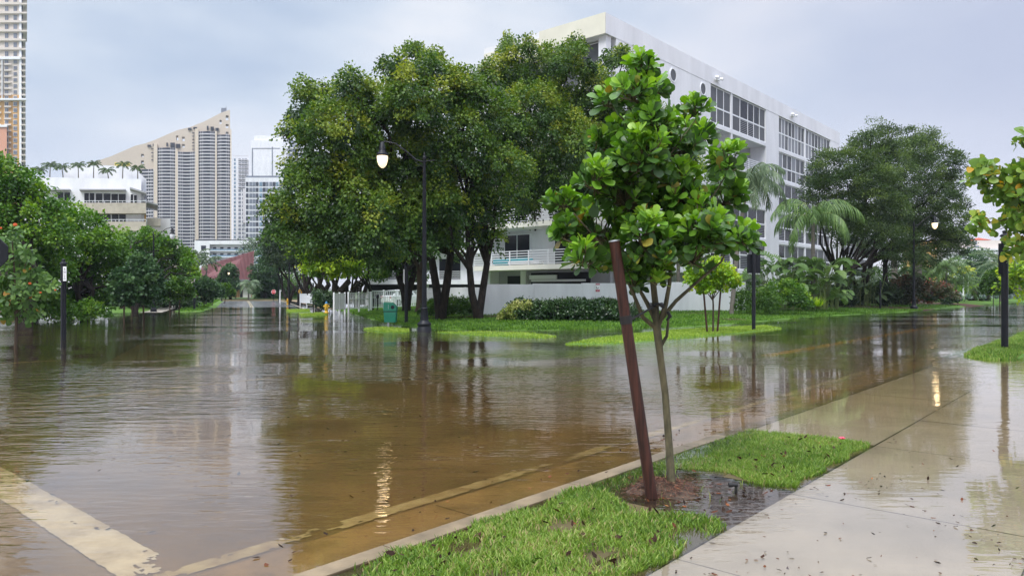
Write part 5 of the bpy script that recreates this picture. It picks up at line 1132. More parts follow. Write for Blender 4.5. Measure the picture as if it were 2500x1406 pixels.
for q, ax in tips[::1]:
    q = np.array(q); k = min(range(len(sb)), key=lambda i: np.linalg.norm(np.array(sb[i][:3])-q)); c = np.array(sb[k][:3])-np.array((0, 0, sb[k][5]*.4)); b.tube([c, (c+q)/2+np.array((0, 0, -.02)), q-ax*.05, q], [.007, .006, .005, .004], 5, cap=False)
b.build("trunk", M["barky"], sap)
b0 = G(1590, 1207, .02); tp = P(1500, 590, b0[1]-.02); sk = thing("tree_stake", "reddish brown wooden stake leaning beside the foreground sapling", "stake", b0); b = MB().mat(M["stake"])
b.tube([b0-(tp-b0)*.06, b0, b0+(tp-b0)*.5, tp], [.047, .047, .045, .043], 12); b.build("pole", None, sk)
b = MB().mat(M["galv"]); b.tube([tp, tp+(tp-b0)*.006], [.047, .044], 12); b.build("cap", None, sk)
kk = b0+(tp-b0)*.70; kk = b0+(tp-b0)*((1207-780)/(1207-590)); b = MB().mat(M["strap"]); b.tube([kk-(tp-b0)*.016, kk+(tp-b0)*.016], [.0485, .0485], 12); knot = PS(1603, 745)
b.tube([kk+np.array((.04, 0, 0)), (kk+knot)/2+np.array((0, 0, -.01)), knot], [.009, .009, .009], 6)
b.tube([knot+np.array((.055*cos(a), .055*sin(a), .012*sin(3*a))) for a in np.linspace(0, 2*pi, 14)], [.014]*14, 6, cap=False); b.tube([PS(1630, 760, -.06), PS(1636, 772, -.06), PS(1628, 782, -.05)], [.012, .018, .012], 6); b.build("strap", None, sk)
# ------------------------------------------------------------ trees
def tg(px, py):  # tree foot on the sloping lawn
    z = .2
    for _ in range(6):
        g = G(px, py, z); z = max(-.1, gz(g[0], g[1]))
    return G(px, py, z)
BG = "large dark trees on the corner lawn"
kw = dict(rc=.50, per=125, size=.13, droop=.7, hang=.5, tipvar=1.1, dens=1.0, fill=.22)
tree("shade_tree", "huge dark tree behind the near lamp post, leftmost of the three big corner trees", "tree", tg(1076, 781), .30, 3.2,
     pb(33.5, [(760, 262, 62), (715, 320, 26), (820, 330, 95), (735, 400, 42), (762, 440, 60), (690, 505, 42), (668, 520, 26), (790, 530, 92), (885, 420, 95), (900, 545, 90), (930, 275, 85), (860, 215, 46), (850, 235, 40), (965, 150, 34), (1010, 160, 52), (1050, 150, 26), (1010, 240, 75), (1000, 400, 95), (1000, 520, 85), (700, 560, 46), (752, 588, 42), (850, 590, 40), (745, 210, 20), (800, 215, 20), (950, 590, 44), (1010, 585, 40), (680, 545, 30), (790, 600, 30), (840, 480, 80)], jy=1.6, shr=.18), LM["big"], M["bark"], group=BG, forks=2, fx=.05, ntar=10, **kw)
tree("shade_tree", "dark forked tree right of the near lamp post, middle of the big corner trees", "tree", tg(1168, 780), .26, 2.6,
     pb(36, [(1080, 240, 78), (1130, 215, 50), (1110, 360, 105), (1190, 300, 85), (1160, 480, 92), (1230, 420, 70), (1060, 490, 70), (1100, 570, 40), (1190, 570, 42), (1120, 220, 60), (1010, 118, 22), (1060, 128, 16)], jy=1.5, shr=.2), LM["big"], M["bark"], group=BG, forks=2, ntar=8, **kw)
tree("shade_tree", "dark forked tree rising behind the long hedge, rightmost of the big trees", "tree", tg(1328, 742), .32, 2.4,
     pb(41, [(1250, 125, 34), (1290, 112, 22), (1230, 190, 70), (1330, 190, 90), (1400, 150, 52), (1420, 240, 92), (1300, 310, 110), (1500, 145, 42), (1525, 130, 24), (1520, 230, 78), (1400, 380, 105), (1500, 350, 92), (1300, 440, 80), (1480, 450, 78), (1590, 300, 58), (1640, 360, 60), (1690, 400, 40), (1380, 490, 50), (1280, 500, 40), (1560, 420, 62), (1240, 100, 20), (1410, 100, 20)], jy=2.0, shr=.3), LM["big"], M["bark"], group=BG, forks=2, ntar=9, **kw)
k2 = dict(rc=.55, per=55, size=.16, droop=.3, hang=.5, fill=.2)
tree("shade_tree", "dark tree with a thick trunk behind the post with the slim white plate", "tree", tg(992, 760), .34, 2.6, pb(47, [(980, 560, 60), (1050, 545, 60), (930, 585, 50), (1010, 600, 42), (900, 560, 60), (1080, 600, 36)], jy=1.5), LM["midg"], M["bark"], group=BG, forks=2, **k2)
tree("shade_tree", "slim dark trunk tree just behind the near lamp post pole", "tree", tg(1024, 762), .24, 3.0, pb(43, [(1030, 500, 60), (980, 530, 50), (1090, 520, 50)], jy=1), LM["dark"], M["barkb"], group=BG, **k2)
tree("lime_tree", "small forked tree with lime green left side in front of the white gate", "tree", tg(908, 758), .13, 1.5, pb(43.5, [(762, 622, 34), (800, 630, 40), (780, 650, 26), (842, 640, 42)], jy=.8), LM["lime"], M["bark"], fx=0, ntar=5, rc=.38, per=60, size=.15, droop=.2, hang=.2, tipvar=.7)
tree("shade_tree", "mid green low canopy tree behind the green litter bin", "tree", tg(870, 752), .22, 1.7, pb(52, [(900, 640, 42), (960, 640, 46), (1010, 650, 36), (890, 600, 40), (950, 600, 44), (850, 610, 36)], jy=1), LM["midg"], M["bark"], group=BG, forks=2, rc=.45, per=60, size=.16)
RW = "row of dark street trees right of the side street"
for lab, px, py, Y, r, bl in (("dark street tree behind the clipped hedge", 820, 738, 66, .42, [(820, 600, 46), (770, 590, 46), (860, 590, 40), (800, 560, 46)]),
    ("dark street tree beside the short white fence", 776, 740, 74, .38, [(745, 600, 42), (710, 590, 46), (780, 610, 30), (740, 560, 46)]),
    ("dark street tree left of the short white fence", 757, 738, 80, .3, [(690, 610, 36), (720, 630, 30), (680, 580, 34)]),
    ("dark street tree with low drooping crown over the side street", 706, 738, 92, .3, [(668, 605, 24), (652, 615, 16), (690, 640, 22), (672, 640, 16)]),
    ("dark street tree behind the railed white wing", 848, 736, 72, .4, [(850, 620, 34), (900, 620, 34)])):
    tree("street_tree", lab, "tree", P(px, py, Y), r, 1.6, pb(Y, bl, jy=2), LM["dark"] if px != 706 else LM["blue"], M["bark"], group=RW, forks=3, rc=.7, per=55, size=.22, ntar=6)
for px, py, Y, r, lab in ((884, 738, 70, .3, "slim dark trunk behind the lime tree"), (733, 742, 88, .2, "thin dark trunk near the yellow diamond sign")):
    tree("street_tree", lab, "tree", P(px, py, Y), r, 1.5, pb(Y, [(px, 610, 34), (px+20, 630, 26)]), LM["dark"], M["bark"], group=RW, forks=2, rc=.7, per=40, size=.22)
# far end of the side street
tree("park_tree", "rounded blue green tree right of the red roof", "tree", P(648, 738, 118), .3, 2, pb(118, [(645, 665, 28), (655, 690, 26), (632, 700, 14), (665, 645, 20), (645, 715, 20)], jy=2), LM["blue"], M["bark"], rc=.6, per=60, size=.28)
tree("park_tree", "round green tree in front of the red roof", "tree", P(562, 738, 112), .25, 2, pb(112, [(560, 672, 18), (548, 690, 14), (574, 695, 14), (562, 658, 11), (560, 708, 10)], jy=1), LM["blue"], M["bark"], rc=.5, per=60, size=.25)
tree("park_tree", "green tree mass beneath the dark row at the street end", "tree", P(690, 738, 125), .3, 2, pb(125, [(690, 690, 26), (700, 715, 24), (675, 722, 18), (720, 700, 30)], jy=2), LM["midg"], M["bark"], rc=.9, per=60, size=.28)
tree("wispy_tree", "pale wispy tree in front of the low white hotel", "tree", P(618, 690, 170), .2, 6, pb(170, [(600, 600, 14), (620, 590, 14), (632, 610, 12), (610, 620, 12)], jy=1), LM["palmg"], M["palmtr"], rc=.9, per=14, size=.4)
palm("palm_tree", "dark palm in front of the hotel above the left trees", P(482, 735, 150), 9.3, LM["palmd"], nf=13, L=3.2, droop=.8, r=.15, leaf=1., nl=12, w=.2)
palm("palm_tree", "dark palm standing against the red roof", P(504, 735, 132), 7.0, LM["palmd"], nf=13, L=3.2, droop=.8, r=.13, leaf=1., nl=12, w=.2)
palm("palm_tree", "pale drooping palm in front of the hall door", P(607, 737, 108), 2.6, LM["palmg"], nf=13, L=2.2, droop=1.0, r=.12, leaf=.8, nl=14, w=.12)
# ---- left mass
LG = "dense green trees along the left"
k3 = dict(rc=.55, per=85, size=.17, droop=.25, hang=.25, tipvar=.7, fill=.15)
tree("shade_tree", "tall dense green tree filling the left edge", "tree", G(62, 792), .32, 2.2, pb(37, [(5, 420, 40), (-25, 470, 90), (40, 460, 66), (85, 490, 46), (15, 550, 95), (95, 570, 80), (30, 650, 85), (105, 660, 66), (-30, 640, 80), (60, 720, 56), (120, 715, 50), (0, 735, 50)], jy=1.5, shr=.3), LM["left"], M["bark"], group=LG, forks=2, **k3)
tree("shade_tree", "broad bright green tree left of the lantern, leaves down to the water", "tree", G(205, 782), .22, 1.5, pb(42, [(165, 525, 46), (135, 560, 50), (205, 560, 60), (255, 600, 55), (165, 620, 78), (240, 650, 74), (160, 690, 66), (225, 705, 60), (190, 745, 36), (240, 745, 30), (150, 750, 30), (285, 640, 44), (285, 700, 40)], jy=1.5, shr=.4), LM["left"], M["bark"], group=LG, forks=2, **k3)
tree("shade_tree", "rounded green tree behind the unlit lamp post", "tree", G(330, 764), .22, 1.5, pb(62, [(310, 600, 44), (355, 585, 36), (400, 600, 40), (440, 625, 36), (350, 640, 58), (410, 655, 50), (310, 680, 46), (455, 655, 34), (478, 675, 24), (360, 690, 40), (430, 690, 34)], jy=1.5, shr=.5), LM["left"], M["bark"], group=LG, forks=2, **{**k3, 'size': .2})
tree("shade_tree", "dark green low tree behind the row of left saplings", "tree", G(300, 758), .2, 1.2, pb(66, [(300, 722, 32), (340, 725, 32), (380, 718, 30), (420, 726, 24), (460, 722, 22)], jy=1), LM["dark"], M["bark"], group=LG, rc=.6, per=60, size=.22)
def shrub(label, Y, L, lm, name="shrub", cat="shrub", size=.14, rc=.4, per=60, group=None, sq=1, dep=1, **k):
    B = pb(Y, L, dep=dep, jy=.3, sq=sq); o = foliage(name, B, lm, size, rc=rc, per=per, lowcut=-.35, **k)
    c = np.array(B[0][:3]); 
    from mathutils import Matrix
    base_ = (float(c[0]), float(c[1]), float(min(b[2]-b[5] for b in B))); o.data.transform(Matrix.Translation([-v for v in base_])); o.location = base_
    return tag(o, label, cat, group)
shrub("loose green bush dipping into the water behind the white plated post", 38, [(150, 765, 24), (190, 762, 24), (220, 765, 22), (120, 762, 24), (250, 760, 20)], LM["left"])
shrub("dark unbroken hedge closing the view under the left trees", 68, [(x, 742, 17) for x in range(-20, 300, 22)], LM["dark"], "hedge", "hedge", .2, .5, 60)
shrub("dark low hedge behind the small saplings on the left", 60, [(385, 735, 14), (405, 735, 14), (425, 735, 14), (445, 735, 14), (465, 733, 12)], LM["hedge"], size=.16)
def sapling(label, px, py, crown, Y=None, lm=None, r=.045, stakes=0, z=0, size=.16, per=34, group="young saplings planted along the left verge"):
    g = G(px, py, z) if Y is None else P(px, py, Y); Y = g[1]; B = pb(Y, crown, jy=.15)
    root = thing("sapling_tree", label, "tree", g, group=group); b = MB(); top = np.array(B[0][:3])
    b.tube([g-np.array((0, 0, .2)), g, (g+top)/2+np.array((.03, 0, 0)), top], [r*1.1, r, r*.8, r*.4], 7)
    for q in B[1:]: q = np.array(q[:3]); f = g+(top-g)*.6; b.tube([f, (f+q)/2+np.array((0, 0, .1)), q], [r*.5, r*.4, r*.2], 5)
    b.build("trunk", M["barkb"], root); foliage("crown", B, lm or LM["midg"], size, root, rc=.26, per=per, hang=.1, aspect=.9, fill=.3)
    for i in range(stakes):
        s = (-1, 1)[i]; a = g+np.array((s*.42, .1, -.1)); c = g+np.array((s*.25 if s > 0 else -.3, 0, 1.5)); sk = thing("tree_stake", "thin brown stake leaning "+("right" if s > 0 else "left")+" of the "+label.split(",")[0], "stake", a); sb_ = MB(); sb_.tube([a, c], [.035, .03], 7); sb_.build("pole", M["stake"], sk)
    return root
sapling("thin sapling in water nearest the white bollard", 303, 786, [(300, 680, 18), (292, 705, 22), (312, 700, 22), (300, 725, 18)], lm=LM["blue"])
sapling("taller dark sapling left of the unlit lamp post", 351, 784, [(345, 640, 20), (335, 665, 24), (358, 670, 24), (330, 700, 26), (365, 700, 28), (345, 720, 22)], lm=LM["blue"])
sapling("slim sapling between the two left ones, set back", 322, 768, [(322, 690, 16), (316, 712, 16), (330, 715, 14)], lm=LM["dark"])
sapling("small bright sapling leaning right of the unlit lamp post", 415, 766, [(412, 702, 16), (400, 715, 14), (424, 712, 14)])
sapling("small bright sapling next to the black post on the left verge", 437, 765, [(440, 690, 14), (432, 708, 20), (450, 712, 18)])
sapling("staked sapling on the left grass verge, nearest the water", 498, 752, [(500, 690, 16), (490, 708, 18), (512, 706, 18), (502, 722, 14)], lm=LM["blue"])
sapling("second sapling along the left grass verge", 518, 748, [(520, 700, 12), (512, 712, 13), (530, 712, 12)], lm=LM["blue"])
sapling("farthest small sapling along the left grass verge", 548, 742, [(552, 704, 10), (545, 714, 10), (560, 714, 10)], lm=LM["midg"], size=.2)
sm = sapling("small round headed tree on the pale grass tongue, behind the foreground sapling", 1741, 811, [(1738, 680, 26), (1712, 672, 28), (1765, 676, 26), (1700, 690, 18), (1742, 655, 20), (1722, 700, 16), (1780, 690, 14)], lm=LM["lime"], r=.04, stakes=0, z=.03, size=.12, per=50, group=None)
for a, c, lab in (((1727, 811), (1716, 690), "left"), ((1751, 811), (1760, 700), "right")):
    a_ = G(*a, .03); c_ = P(*c, a_[1]); sk = thing("tree_stake", "brown stake on the "+lab+" of the small round headed tree on the grass tongue", "stake", a_); sb_ = MB(); sb_.tube([a_-np.array((0, 0, .1)), c_], [.04, .035], 8); sb_.build("pole", M["stake"], sk)
# ---- cordia with orange flowers (left edge), sea grape (right edge)
YC = 20.5; cb_ = G(38, 851); ct = thing("flowering_tree", "young tree with large leaves and orange flowers standing in the water at the left edge", "tree", cb_)
B = pb(YC, [(30, 575, 16), (25, 600, 24), (50, 625, 26), (25, 650, 30), (70, 620, 22), (35, 690, 46), (85, 668, 26), (95, 700, 34), (55, 730, 44), (10, 740, 40), (120, 700, 20), (70, 770, 30), (20, 770, 26), (-15, 700, 50)], jy=.25)
_, tips = rosettes("crown", B, LM["cordia"], 250, 6, .19, OBOV_V, OBOV_F, 1.25, ct, up=.2, spread=(.5, 1.6), vbase=.45, odd=.015, vtop=.15)
b = MB(); b.tube([cb_-np.array((0, 0, .2)), cb_, P(40, 790, YC), P(38, 700, YC), P(30, 590, YC)], [.05, .045, .04, .03, .012], 8)
for q in B[2:]: b.tube([P(39, 770, YC), (P(39, 730, YC)+np.array(q[:3]))/2, np.array(q[:3])], [.02, .014, .008], 5)
b.build("trunk", M["barkb"], ct)
for i, (px, py, s) in enumerate(((38, 549, 1.0), (3, 557, .6), (74, 692, .7), (100, 714, .5), (76, 726, .6), (30, 734, .6), (20, 742, 1.0), (136, 708, .4))):
    b = MB(P(px, py, YC-.35))
    for k in range(8): a = k*.8; b.tube([(0, 0, 0), (.035*s*cos(a), -.02, .035*s*sin(a)*.7), (.065*s*cos(a), -.02, .065*s*sin(a)*.7)], [.01*s, .026*s, .008], 5)
    b.build("flower", M["flower"], ct)
YR = 17.5; gb_ = np.array((14.6, 18.6, .1)); gt = thing("sea_grape_tree", "tree with large round leaves reaching in from the right edge", "tree", gb_)
B = pb(YR, [(2495, 345, 16), (2480, 430, 40), (2420, 430, 34), (2440, 470, 40), (2490, 480, 40), (2395, 415, 20), (2385, 440, 18), (2400, 545, 22), (2440, 560, 22), (2380, 548, 14), (2480, 530, 34), (2510, 560, 40), (2490, 620, 34), (2520, 420, 50), (2540, 520, 60), (2560, 600, 60), (2580, 450, 70), (2480, 590, 22)], jy=.35)
_, tips = rosettes("crown", B, LM["grape"], 330, 5, .20, ROUND_V, OBOV_F, 1.0, gt, up=.15, spread=(.5, 1.7), vbase=.5, odd=.04, oddlo=.9, vtop=.1)
b = MB(); b.tube([gb_-np.array((0, 0, .2)), gb_, gb_+np.array((-.1, 0, 1.2)), P(2580, 560, YR), P(2550, 400, YR)], [.09, .08, .07, .05, .02], 8)
for q in B: b.tube([P(2580, 600, YR), (P(2560, 520, YR)+np.array(q[:3]))/2, np.array(q[:3])], [.025, .016, .008], 5)
b.build("trunk", M["barkb"], gt)
# ---- hedges and beds of the corner lawn
shrub("long rounded dark clipped hedge with glossy leaves in front of the low white wall", 35.5, [(1270, 765, 30), (1300, 762, 26), (1330, 762, 26), (1360, 762, 26), (1390, 762, 26), (1420, 762, 26), (1450, 762, 26), (1480, 762, 26), (1510, 763, 26), (1535, 766, 22)], LM["hedge"], "hedge", "hedge", .10, .22, 75, dep=2.0)
shrub("yellow and green variegated bush at the left end of the long dark hedge", 34.6, [(1245, 765, 18), (1262, 756, 15), (1280, 750, 12), (1235, 772, 10)], LM["varieg"], size=.09, rc=.18, per=70)
shrub("light green topped clipped hedge between the two big trunks", 38.5, [(1065, 752, 20), (1085, 748, 22), (1105, 748, 22), (1125, 750, 20), (1142, 753, 17)], LM["midg"], "hedge", "hedge", .10, .25, 70, dep=1.6)
shrub("lower dark hedge face left of the light green hedge", 40, [(1050, 755, 16), (1038, 757, 12)], LM["hedge"], size=.1, rc=.25)
shrub("tall clipped dark green hedge beside the white gate", 57, [(778, 728, 14), (790, 726, 14), (803, 728, 14), (778, 740, 12), (790, 742, 12), (803, 742, 12)], LM["hedge"], "hedge", "hedge", .14, .35, 70)
def spiky(label, g, n, L, w, lm, name="spiky_plant", el=(.15, 1.4), cat="plant", group=None, flat=.0):
    az = rng.uniform(0, 2*pi, n); e = rng.uniform(el[0], el[1], n); d = np.stack((np.cos(az)*np.cos(e), np.sin(az)*np.cos(e), np.sin(e)), 1)
    TV = np.array(((0, .3, 0), (0, -.3, 0), (.45, .5, .06), (.45, -.5, .06), (1, .03, -.06), (1, -.03, -.06))); TF = np.array(((0, 1, 3, 2), (2, 3, 5, 4)))
    sz = L*rng.uniform(.7, 1.1, n); pos = np.zeros((n, 3))+rng.normal(0, L*.05, (n, 3))*np.array((1, 1, 0)); nn = np.cross(d, np.stack((-np.sin(az), np.cos(az), 0*az), 1))*-1
    Vv, F = place(pos, d, nn, sz, np.full(n, w), TV, TF); o = fast(name, Vv, F, lm, np.repeat(rng.normal(.5, .22, n), 2)); o.location = [float(v) for v in g]; return tag(o, label, cat, group)
for i, (px, lab) in enumerate(((1378, "leftmost"), (1405, "second"), (1420, "third"), (1448, "fourth"), (1468, "fifth"), (1490, "sixth"), (1512, "rightmost"))):
    spiky("dark purple spiky plant behind the long hedge, %s of the row" % lab, P(px, 748, 38), 60, .55, .06, LM["croton"], group="dark spiky plants behind the long hedge")
# mulch beds
def bed(px, py, rx, ry, z): 
    g = G(px, py, z); z = gz(g[0], g[1])
    def f(a, b): th = a*2*pi; x = g[0]+rx*b*np.cos(th)*(1+.1*np.sin(5*th)); y = g[1]+ry*b*np.sin(th); return np.stack((x, y, iz(LAp, np.stack((x, y), 1), LA["zmax"], LA["slope"], LA["lip"], .8)+.045*(1-b**4)+.008), 1)
    sheet("planting_bed", f, 40, 8, M["mulchbed"])
bed(2110, 745, 6.0, 3.2, .35); bed(1150, 772, 3.2, 1.2, .25); bed(1400, 757, 4.0, 3.0, .3); bed(1715, 760, 1.2, .7, .35); bed(1790, 768, 1.0, .6, .35); bed(2250, 737, 8, 4, .4)
# ---- palms by the facade
palm("queen_palm", "queen palm with grey green drooping fronds right behind the foreground sapling's crown", tg(1786, 767), 8.3, LM["palmg"], nf=17, L=3.2, droop=1.05, r=.12, leaf=1.1, lean=(1.1, .3), nl=44, w=.045, hang=1.4, group="queen palms in front of the white facade")
palm("queen_palm", "queen palm with bright weeping fronds in front of the screened windows", P(1985, 745, 52), 6.3, LM["palm"], nf=15, L=3.9, droop=1.1, r=.14, leaf=1.3, nl=44, w=.055, hang=1.5, up=1.0, group="queen palms in front of the white facade")
palm("queen_palm", "slim grey palm trunk, left one of two in front of the low wall", tg(1656, 754), 5.6, LM["palmg"], nf=13, L=2.4, droop=1.0, r=.13, leaf=.7, nl=22, w=.05, hang=1.0, group="queen palms in front of the white facade")
palm("queen_palm", "grey palm trunk behind the small round headed tree", tg(1713, 757), 5.2, LM["palm"], nf=13, L=2.2, droop=1.0, r=.13, leaf=.7, nl=22, w=.05, hang=1.0, group="queen palms in front of the white facade")
# ---- bird of paradise
def paddles(label, base_px, Y, n, spread, hmin, hmax, lm, blade=1.1, wid=.36, zb=.3):
    c = P(base_px[0], 740, Y); c[2] = zb; root = thing("bird_of_paradise", label, "plant", c); Vs = []; Fs = []; vv = []; nb = 0; sm_ = MB()
    for i in range(n):
        az = rng.uniform(0, 2*pi); rr = spread*sqrt(rng.uniform(0, 1)); foot = c+np.array((rr*cos(az)*1.0, rr*sin(az)*.5, 0)); h = rng.uniform(hmin, hmax)
        a2 = az+rng.normal(0, .8); out = np.array((cos(a2), sin(a2)*.9, 0)); top = foot+np.array((0, 0, h))+out*h*.16
        sm_.tube([foot, foot+np.array((0, 0, h*.5))+out*h*.03, top], [.03, .025, .015], 5, cap=False)
        Lb = blade*rng.uniform(.75, 1.15); k = 11; el = rng.uniform(.5, 1.2); p = [top]
        for j in range(k): e = el-1.9*(j/k)**1.2; p.append(p[-1]+(out*cos(e)+np.array((0, 0, sin(e))))*Lb/k)
        p = np.array(p); tan = unit(np.gradient(p, axis=0)); sd = unit(np.cross(tan, np.array((0, 0, 1.))+out*.3)); up_ = np.cross(sd, tan); tw = rng.normal(0, .35); vr = rng.normal(.5, .15)
        for j in range(k):
            wj = wid*Lb/blade*sin(pi*(.12+.86*(j+.5)/k))**.6*.5
            for s in (-1, 1):
                w0 = wj*rng.uniform(.85, 1.08); fold = up_[j]*.30*wj+sd[j]*0; sk_ = tan[j]*wj*.35; g_ = rng.uniform(.80, .97)
                sv = sd[j]*s*cos(tw)+up_[j]*sin(tw)*s
                Vs += [p[j], p[j]+sv*w0+fold+sk_, p[j]+(p[j+1]-p[j])*g_+sv*w0+fold+sk_-np.array((0, 0, w0*.15)), p[j+1]]; Fs.append((nb, nb+1, nb+2, nb+3)); nb += 4; vv.append(vr+rng.normal(0, .07))
    sm_.build("stems", M["palmst"], root); fast("leaves", np.array(Vs), np.array(Fs), lm, vv, root); return root
paddles("tall clump of large paddle leaves against the screened facade, left part", (1915, 0), 51, 75, 1.8, .5, 3.3, LM["palm"], 1.5, .62)
paddles("tall clump of large paddle leaves against the screened facade, right part", (2000, 0), 52, 70, 1.6, .5, 3.2, LM["palm"], 1.5, .62)
paddles("dark paddle leaved plants between the two dark leaning trunks", (2085, 0), 63, 60, 2.4, .4, 2.8, LM["palmd"], 1.4, .5)
paddles("dark paddle leaved plants under the right tree crown", (2170, 0), 69, 50, 2.4, .5, 3.0, LM["palmd"], 1.5, .5)
shrub("bright green leafy shrub beside the white wall end", 46.5, [(1900, 722, 28), (1930, 718, 30), (1950, 735, 20), (1880, 735, 22), (1965, 742, 14)], LM["left"], size=.14, rc=.35)
shrub("dark ferns at the end of the low white wall", 45, [(1830, 735, 26), (1860, 735, 26), (1815, 748, 14), (1880, 748, 14)], LM["midg"], size=.2, rc=.4, aspect=.35)
shrub("dark shrubs at the foot of the first leaning tree", 60, [(2030, 725, 26), (2065, 730, 22), (2010, 738, 18)], LM["dark"], size=.16)
shrub("dark shrubs between the trunk and the right lamp post", 64, [(2110, 722, 26), (2140, 728, 22), (2080, 735, 16), (2165, 720, 24)], LM["dark"], size=.18)
for px, lab in ((1985, "left"), (1998, "right")): spiky("yellow green strap leaved plant at the bed edge, %s of the pair" % lab, P(px, 748, 48), 50, .75, .06, LM["lime"], group="strap leaved plants at the bed edge")
shrub("greyish croton bushes left of the right lamp post", 68, [(2190, 712, 24), (2215, 705, 26), (2175, 725, 16), (2240, 700, 20), (2210, 728, 16)], LM["croton"], size=.2, rc=.5)
shrub("bougainvillea bush with red flowers right of the right lamp post", 72, [(2265, 712, 22), (2290, 710, 22), (2310, 716, 16), (2250, 722, 16), (2278, 728, 12)], LM["bougain"], size=.2, rc=.45)
shrub("dark rounded bush at the right end of the bougainvillea", 74, [(2328, 728, 12), (2315, 732, 10)], LM["hedge"], size=.2, rc=.4)
# ---- dark feathery trees on the right
RG = "dark feathery trees on the right lawn"
k4 = dict(rc=.7, per=130, size=.17, droop=.05, hang=-.1, aspect=.42, tipvar=.7, dens=1.2, fill=.2, flat=.7)
tree("feathery_tree", "dark feathery tree with leaning trunk, left of the right pair", "tree", tg(2050, 748), .25, 3.0, pb(56, [(2010, 470, 36), (2060, 420, 66), (2120, 370, 50), (2160, 345, 36), (2110, 460, 70), (2060, 510, 46), (2160, 430, 70), (2150, 520, 60), (2000, 430, 26), (1975, 455, 20), (2130, 318, 20), (2180, 318, 18), (2080, 560, 44), (2030, 530, 30)], jy=2, shr=.12), LM["oak"], M["bark"], group=RG, forks=2, ntar=7, **k4)
tree("feathery_tree", "dark feathery tree with branches spreading right over the lamp post", "tree", tg(2104, 747), .28, 3.3, pb(63.5, [(2220, 390, 50), (2260, 360, 34), (2290, 400, 46), (2240, 470, 76), (2310, 460, 34), (2180, 540, 56), (2250, 560, 62), (2310, 540, 42), (2200, 600, 42), (2270, 610, 46), (2320, 590, 34), (2345, 520, 20), (2335, 600, 22), (2350, 580, 18), (2230, 340, 24), (2260, 328, 18), (2352, 565, 20), (2345, 615, 20), (2325, 430, 22), (2350, 500, 14), (2130, 600, 34), (2180, 625, 26)], jy=2.5, shr=.12), LM["oak"], M["bark"], group=RG, forks=3, ntar=6, **k4)
tree("feathery_tree", "slender dark tree behind the right pair of leaning trees", "tree", P(2158, 742, 66), .26, 3.6, pb(66, [(2150, 580, 30), (2190, 560, 40), (2140, 540, 40)], jy=1.5), LM["oak"], M["bark"], group=RG, **{**k4, 'per': 80})
# ---- park beyond
palm("date_palm", "thick trunked palm with drooping dark fronds behind the right lamp post", P(2241, 735, 80), 5.0, LM["palmd"], nf=20, L=2.6, droop=1.2, r=.42, leaf=.6, nl=24, w=.06, hang=1.0)
palm("date_palm", "thick palm trunk rising behind the dark leaning trees", P(2184, 735, 82), 9.0, LM["palmd"], nf=16, L=2.8, droop=1.2, r=.30, leaf=.6, nl=20, w=.06, hang=1.0)
palm("date_palm", "large grey green date palm with arching fronds left of the thick black post", P(2450, 735, 92), 4.5, LM["palmg"], nf=28, L=5.0, droop=.7, r=.35, leaf=.6, nl=34, w=.07, hang=.3)
palm("date_palm", "smaller grey green palm right of the thick black post", P(2490, 735, 105), 5.0, LM["palmg"], nf=22, L=4.0, droop=.8, r=.3, leaf=.6, nl=26, w=.08, hang=.3)
for px, lab in ((2310, "left"), (2275, "right"), (2335, "low middle")):
    palm("clump_palm", "feathery light green garden palm beyond the bougainvillea, %s one" % lab, P(px, 730, 86+rnd.uniform(-3, 3)), {"left": 3.6, "right": 3.0, "low middle": 1.8}[lab], LM["palm"], nf=22, L=3.4, droop=.8, r=.1, leaf=.8, nl=24, w=.07, hang=.5, group="feathery garden palms")
palm("yellow_palm", "small yellow crowned palm on a white trunk, nearer the black post", P(2364, 718, 90), 2.9, LM["palmy"], nf=9, L=1.1, droop=.9, r=.07, leaf=.45, nl=10, w=.16, group="small yellow palms", trunk=M["signw"])
palm("yellow_palm", "small yellow crowned palm on a white trunk, left of its twin", P(2352, 718, 89), 3.1, LM["palmy"], nf=9, L=1.1, droop=.9, r=.07, leaf=.45, nl=10, w=.16, group="small yellow palms", trunk=M["signw"])
palm("yellow_palm", "low yellow green palm left of the two yellow palms", P(2315, 718, 92), 2.2, LM["palmy"], nf=9, L=1.0, droop=.9, r=.07, leaf=.45, nl=10, w=.16)
tree("park_tree", "dark bluish tree behind the yellow palms", "tree", P(2370, 732, 120), .4, 2, pb(120, [(2370, 650, 34), (2400, 640, 26), (2420, 680, 34), (2345, 680, 26), (2390, 690, 36), (2450, 670, 30)], jy=3), LM["blue"], M["bark"], rc=1.0, per=60, size=.3)
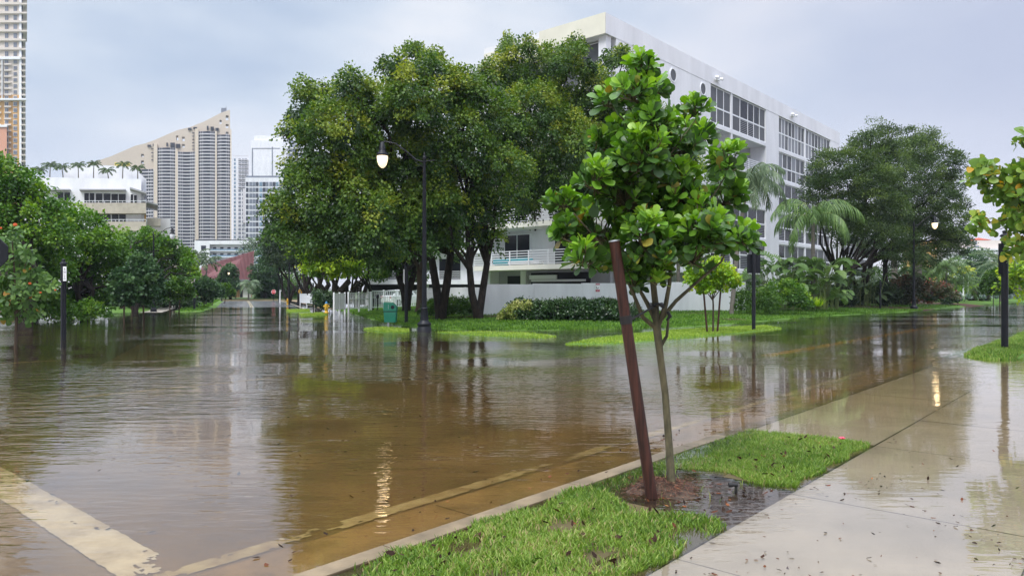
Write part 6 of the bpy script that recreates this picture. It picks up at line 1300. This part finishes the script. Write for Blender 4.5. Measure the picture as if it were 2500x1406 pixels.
tree("park_tree", "dark low trees closing the park on the right", "tree", P(2480, 732, 125), .4, 2, pb(125, [(2490, 670, 34), (2530, 680, 50), (2460, 700, 30), (2570, 660, 50)], jy=3), LM["dark"], M["bark"], rc=1.0, per=60, size=.3)
tree("park_tree", "leafy mass behind the croton bushes", "tree", P(2200, 732, 110), .4, 2, pb(110, [(2200, 680, 34), (2240, 690, 30), (2160, 690, 34), (2280, 690, 26), (2120, 690, 30)], jy=3), LM["midg"], M["bark"], rc=1.0, per=60, size=.28)
shrub("bright clipped hedge across the far park lawn", 98, [(2325+i*14, 707, 9) for i in range(6)], LM["lime"], "hedge", "hedge", .2, .4, 60)
shrub("brown red rounded bush between the agaves", 93, [(2385, 722, 15), (2375, 726, 10), (2398, 726, 10)], LM["croton"], size=.16, rc=.35, per=80)
for px, lab in ((2340, "leftmost"), (2363, "second from left"), (2397, "in front of the brown bush"), (2432, "left of the thick black post"), (2466, "right of the thick black post"), (2490, "nearest the right edge")):
    spiky("silvery agave in the far bed, "+lab, P(px, 730, 90), 34, 1.0, .16, LM["agave"], "agave", (.2, 1.35), group="silvery agaves in the far bed")
for i, (px, pt_, r_) in enumerate(((2425, 742, 18), (2440, 746, 20))):
    sapling("small leafy sapling left of the thick black post, "+("farther one" if i == 0 else "nearer one"), px, pt_+2, [(px, 680, r_), (px-8, 700, r_), (px+8, 698, r_)], lm=LM["midg"], group="saplings by the thick black post", size=.18)
shrub("yellow green leafy branches behind the sea grape at the right edge", 40, [(2480, 690, 24), (2500, 660, 26), (2470, 665, 16), (2495, 715, 16)], LM["lime"], size=.2, rc=.4, per=30)
# ------------------------------------------------------------ haze (air) round the whole place
def haze():
    b = MB(); b.box(-1400, 1400, -70, 1500, -3, 260); o = b.build("haze"); m = bpy.data.materials.new("haze"); m.use_nodes = True; t = m.node_tree; t.nodes.clear()
    out = N(t, "ShaderNodeOutputMaterial"); v = N(t, "ShaderNodeVolumePrincipled"); v.inputs["Color"].default_value = (.80, .88, 1, 1); v.inputs["Density"].default_value = HZ; v.inputs["Anisotropy"].default_value = .2
    t.links.new(v.outputs[0], out.inputs["Volume"]); o.data.materials.append(m); tag(o, kind="stuff")
HZ = .00022
haze()
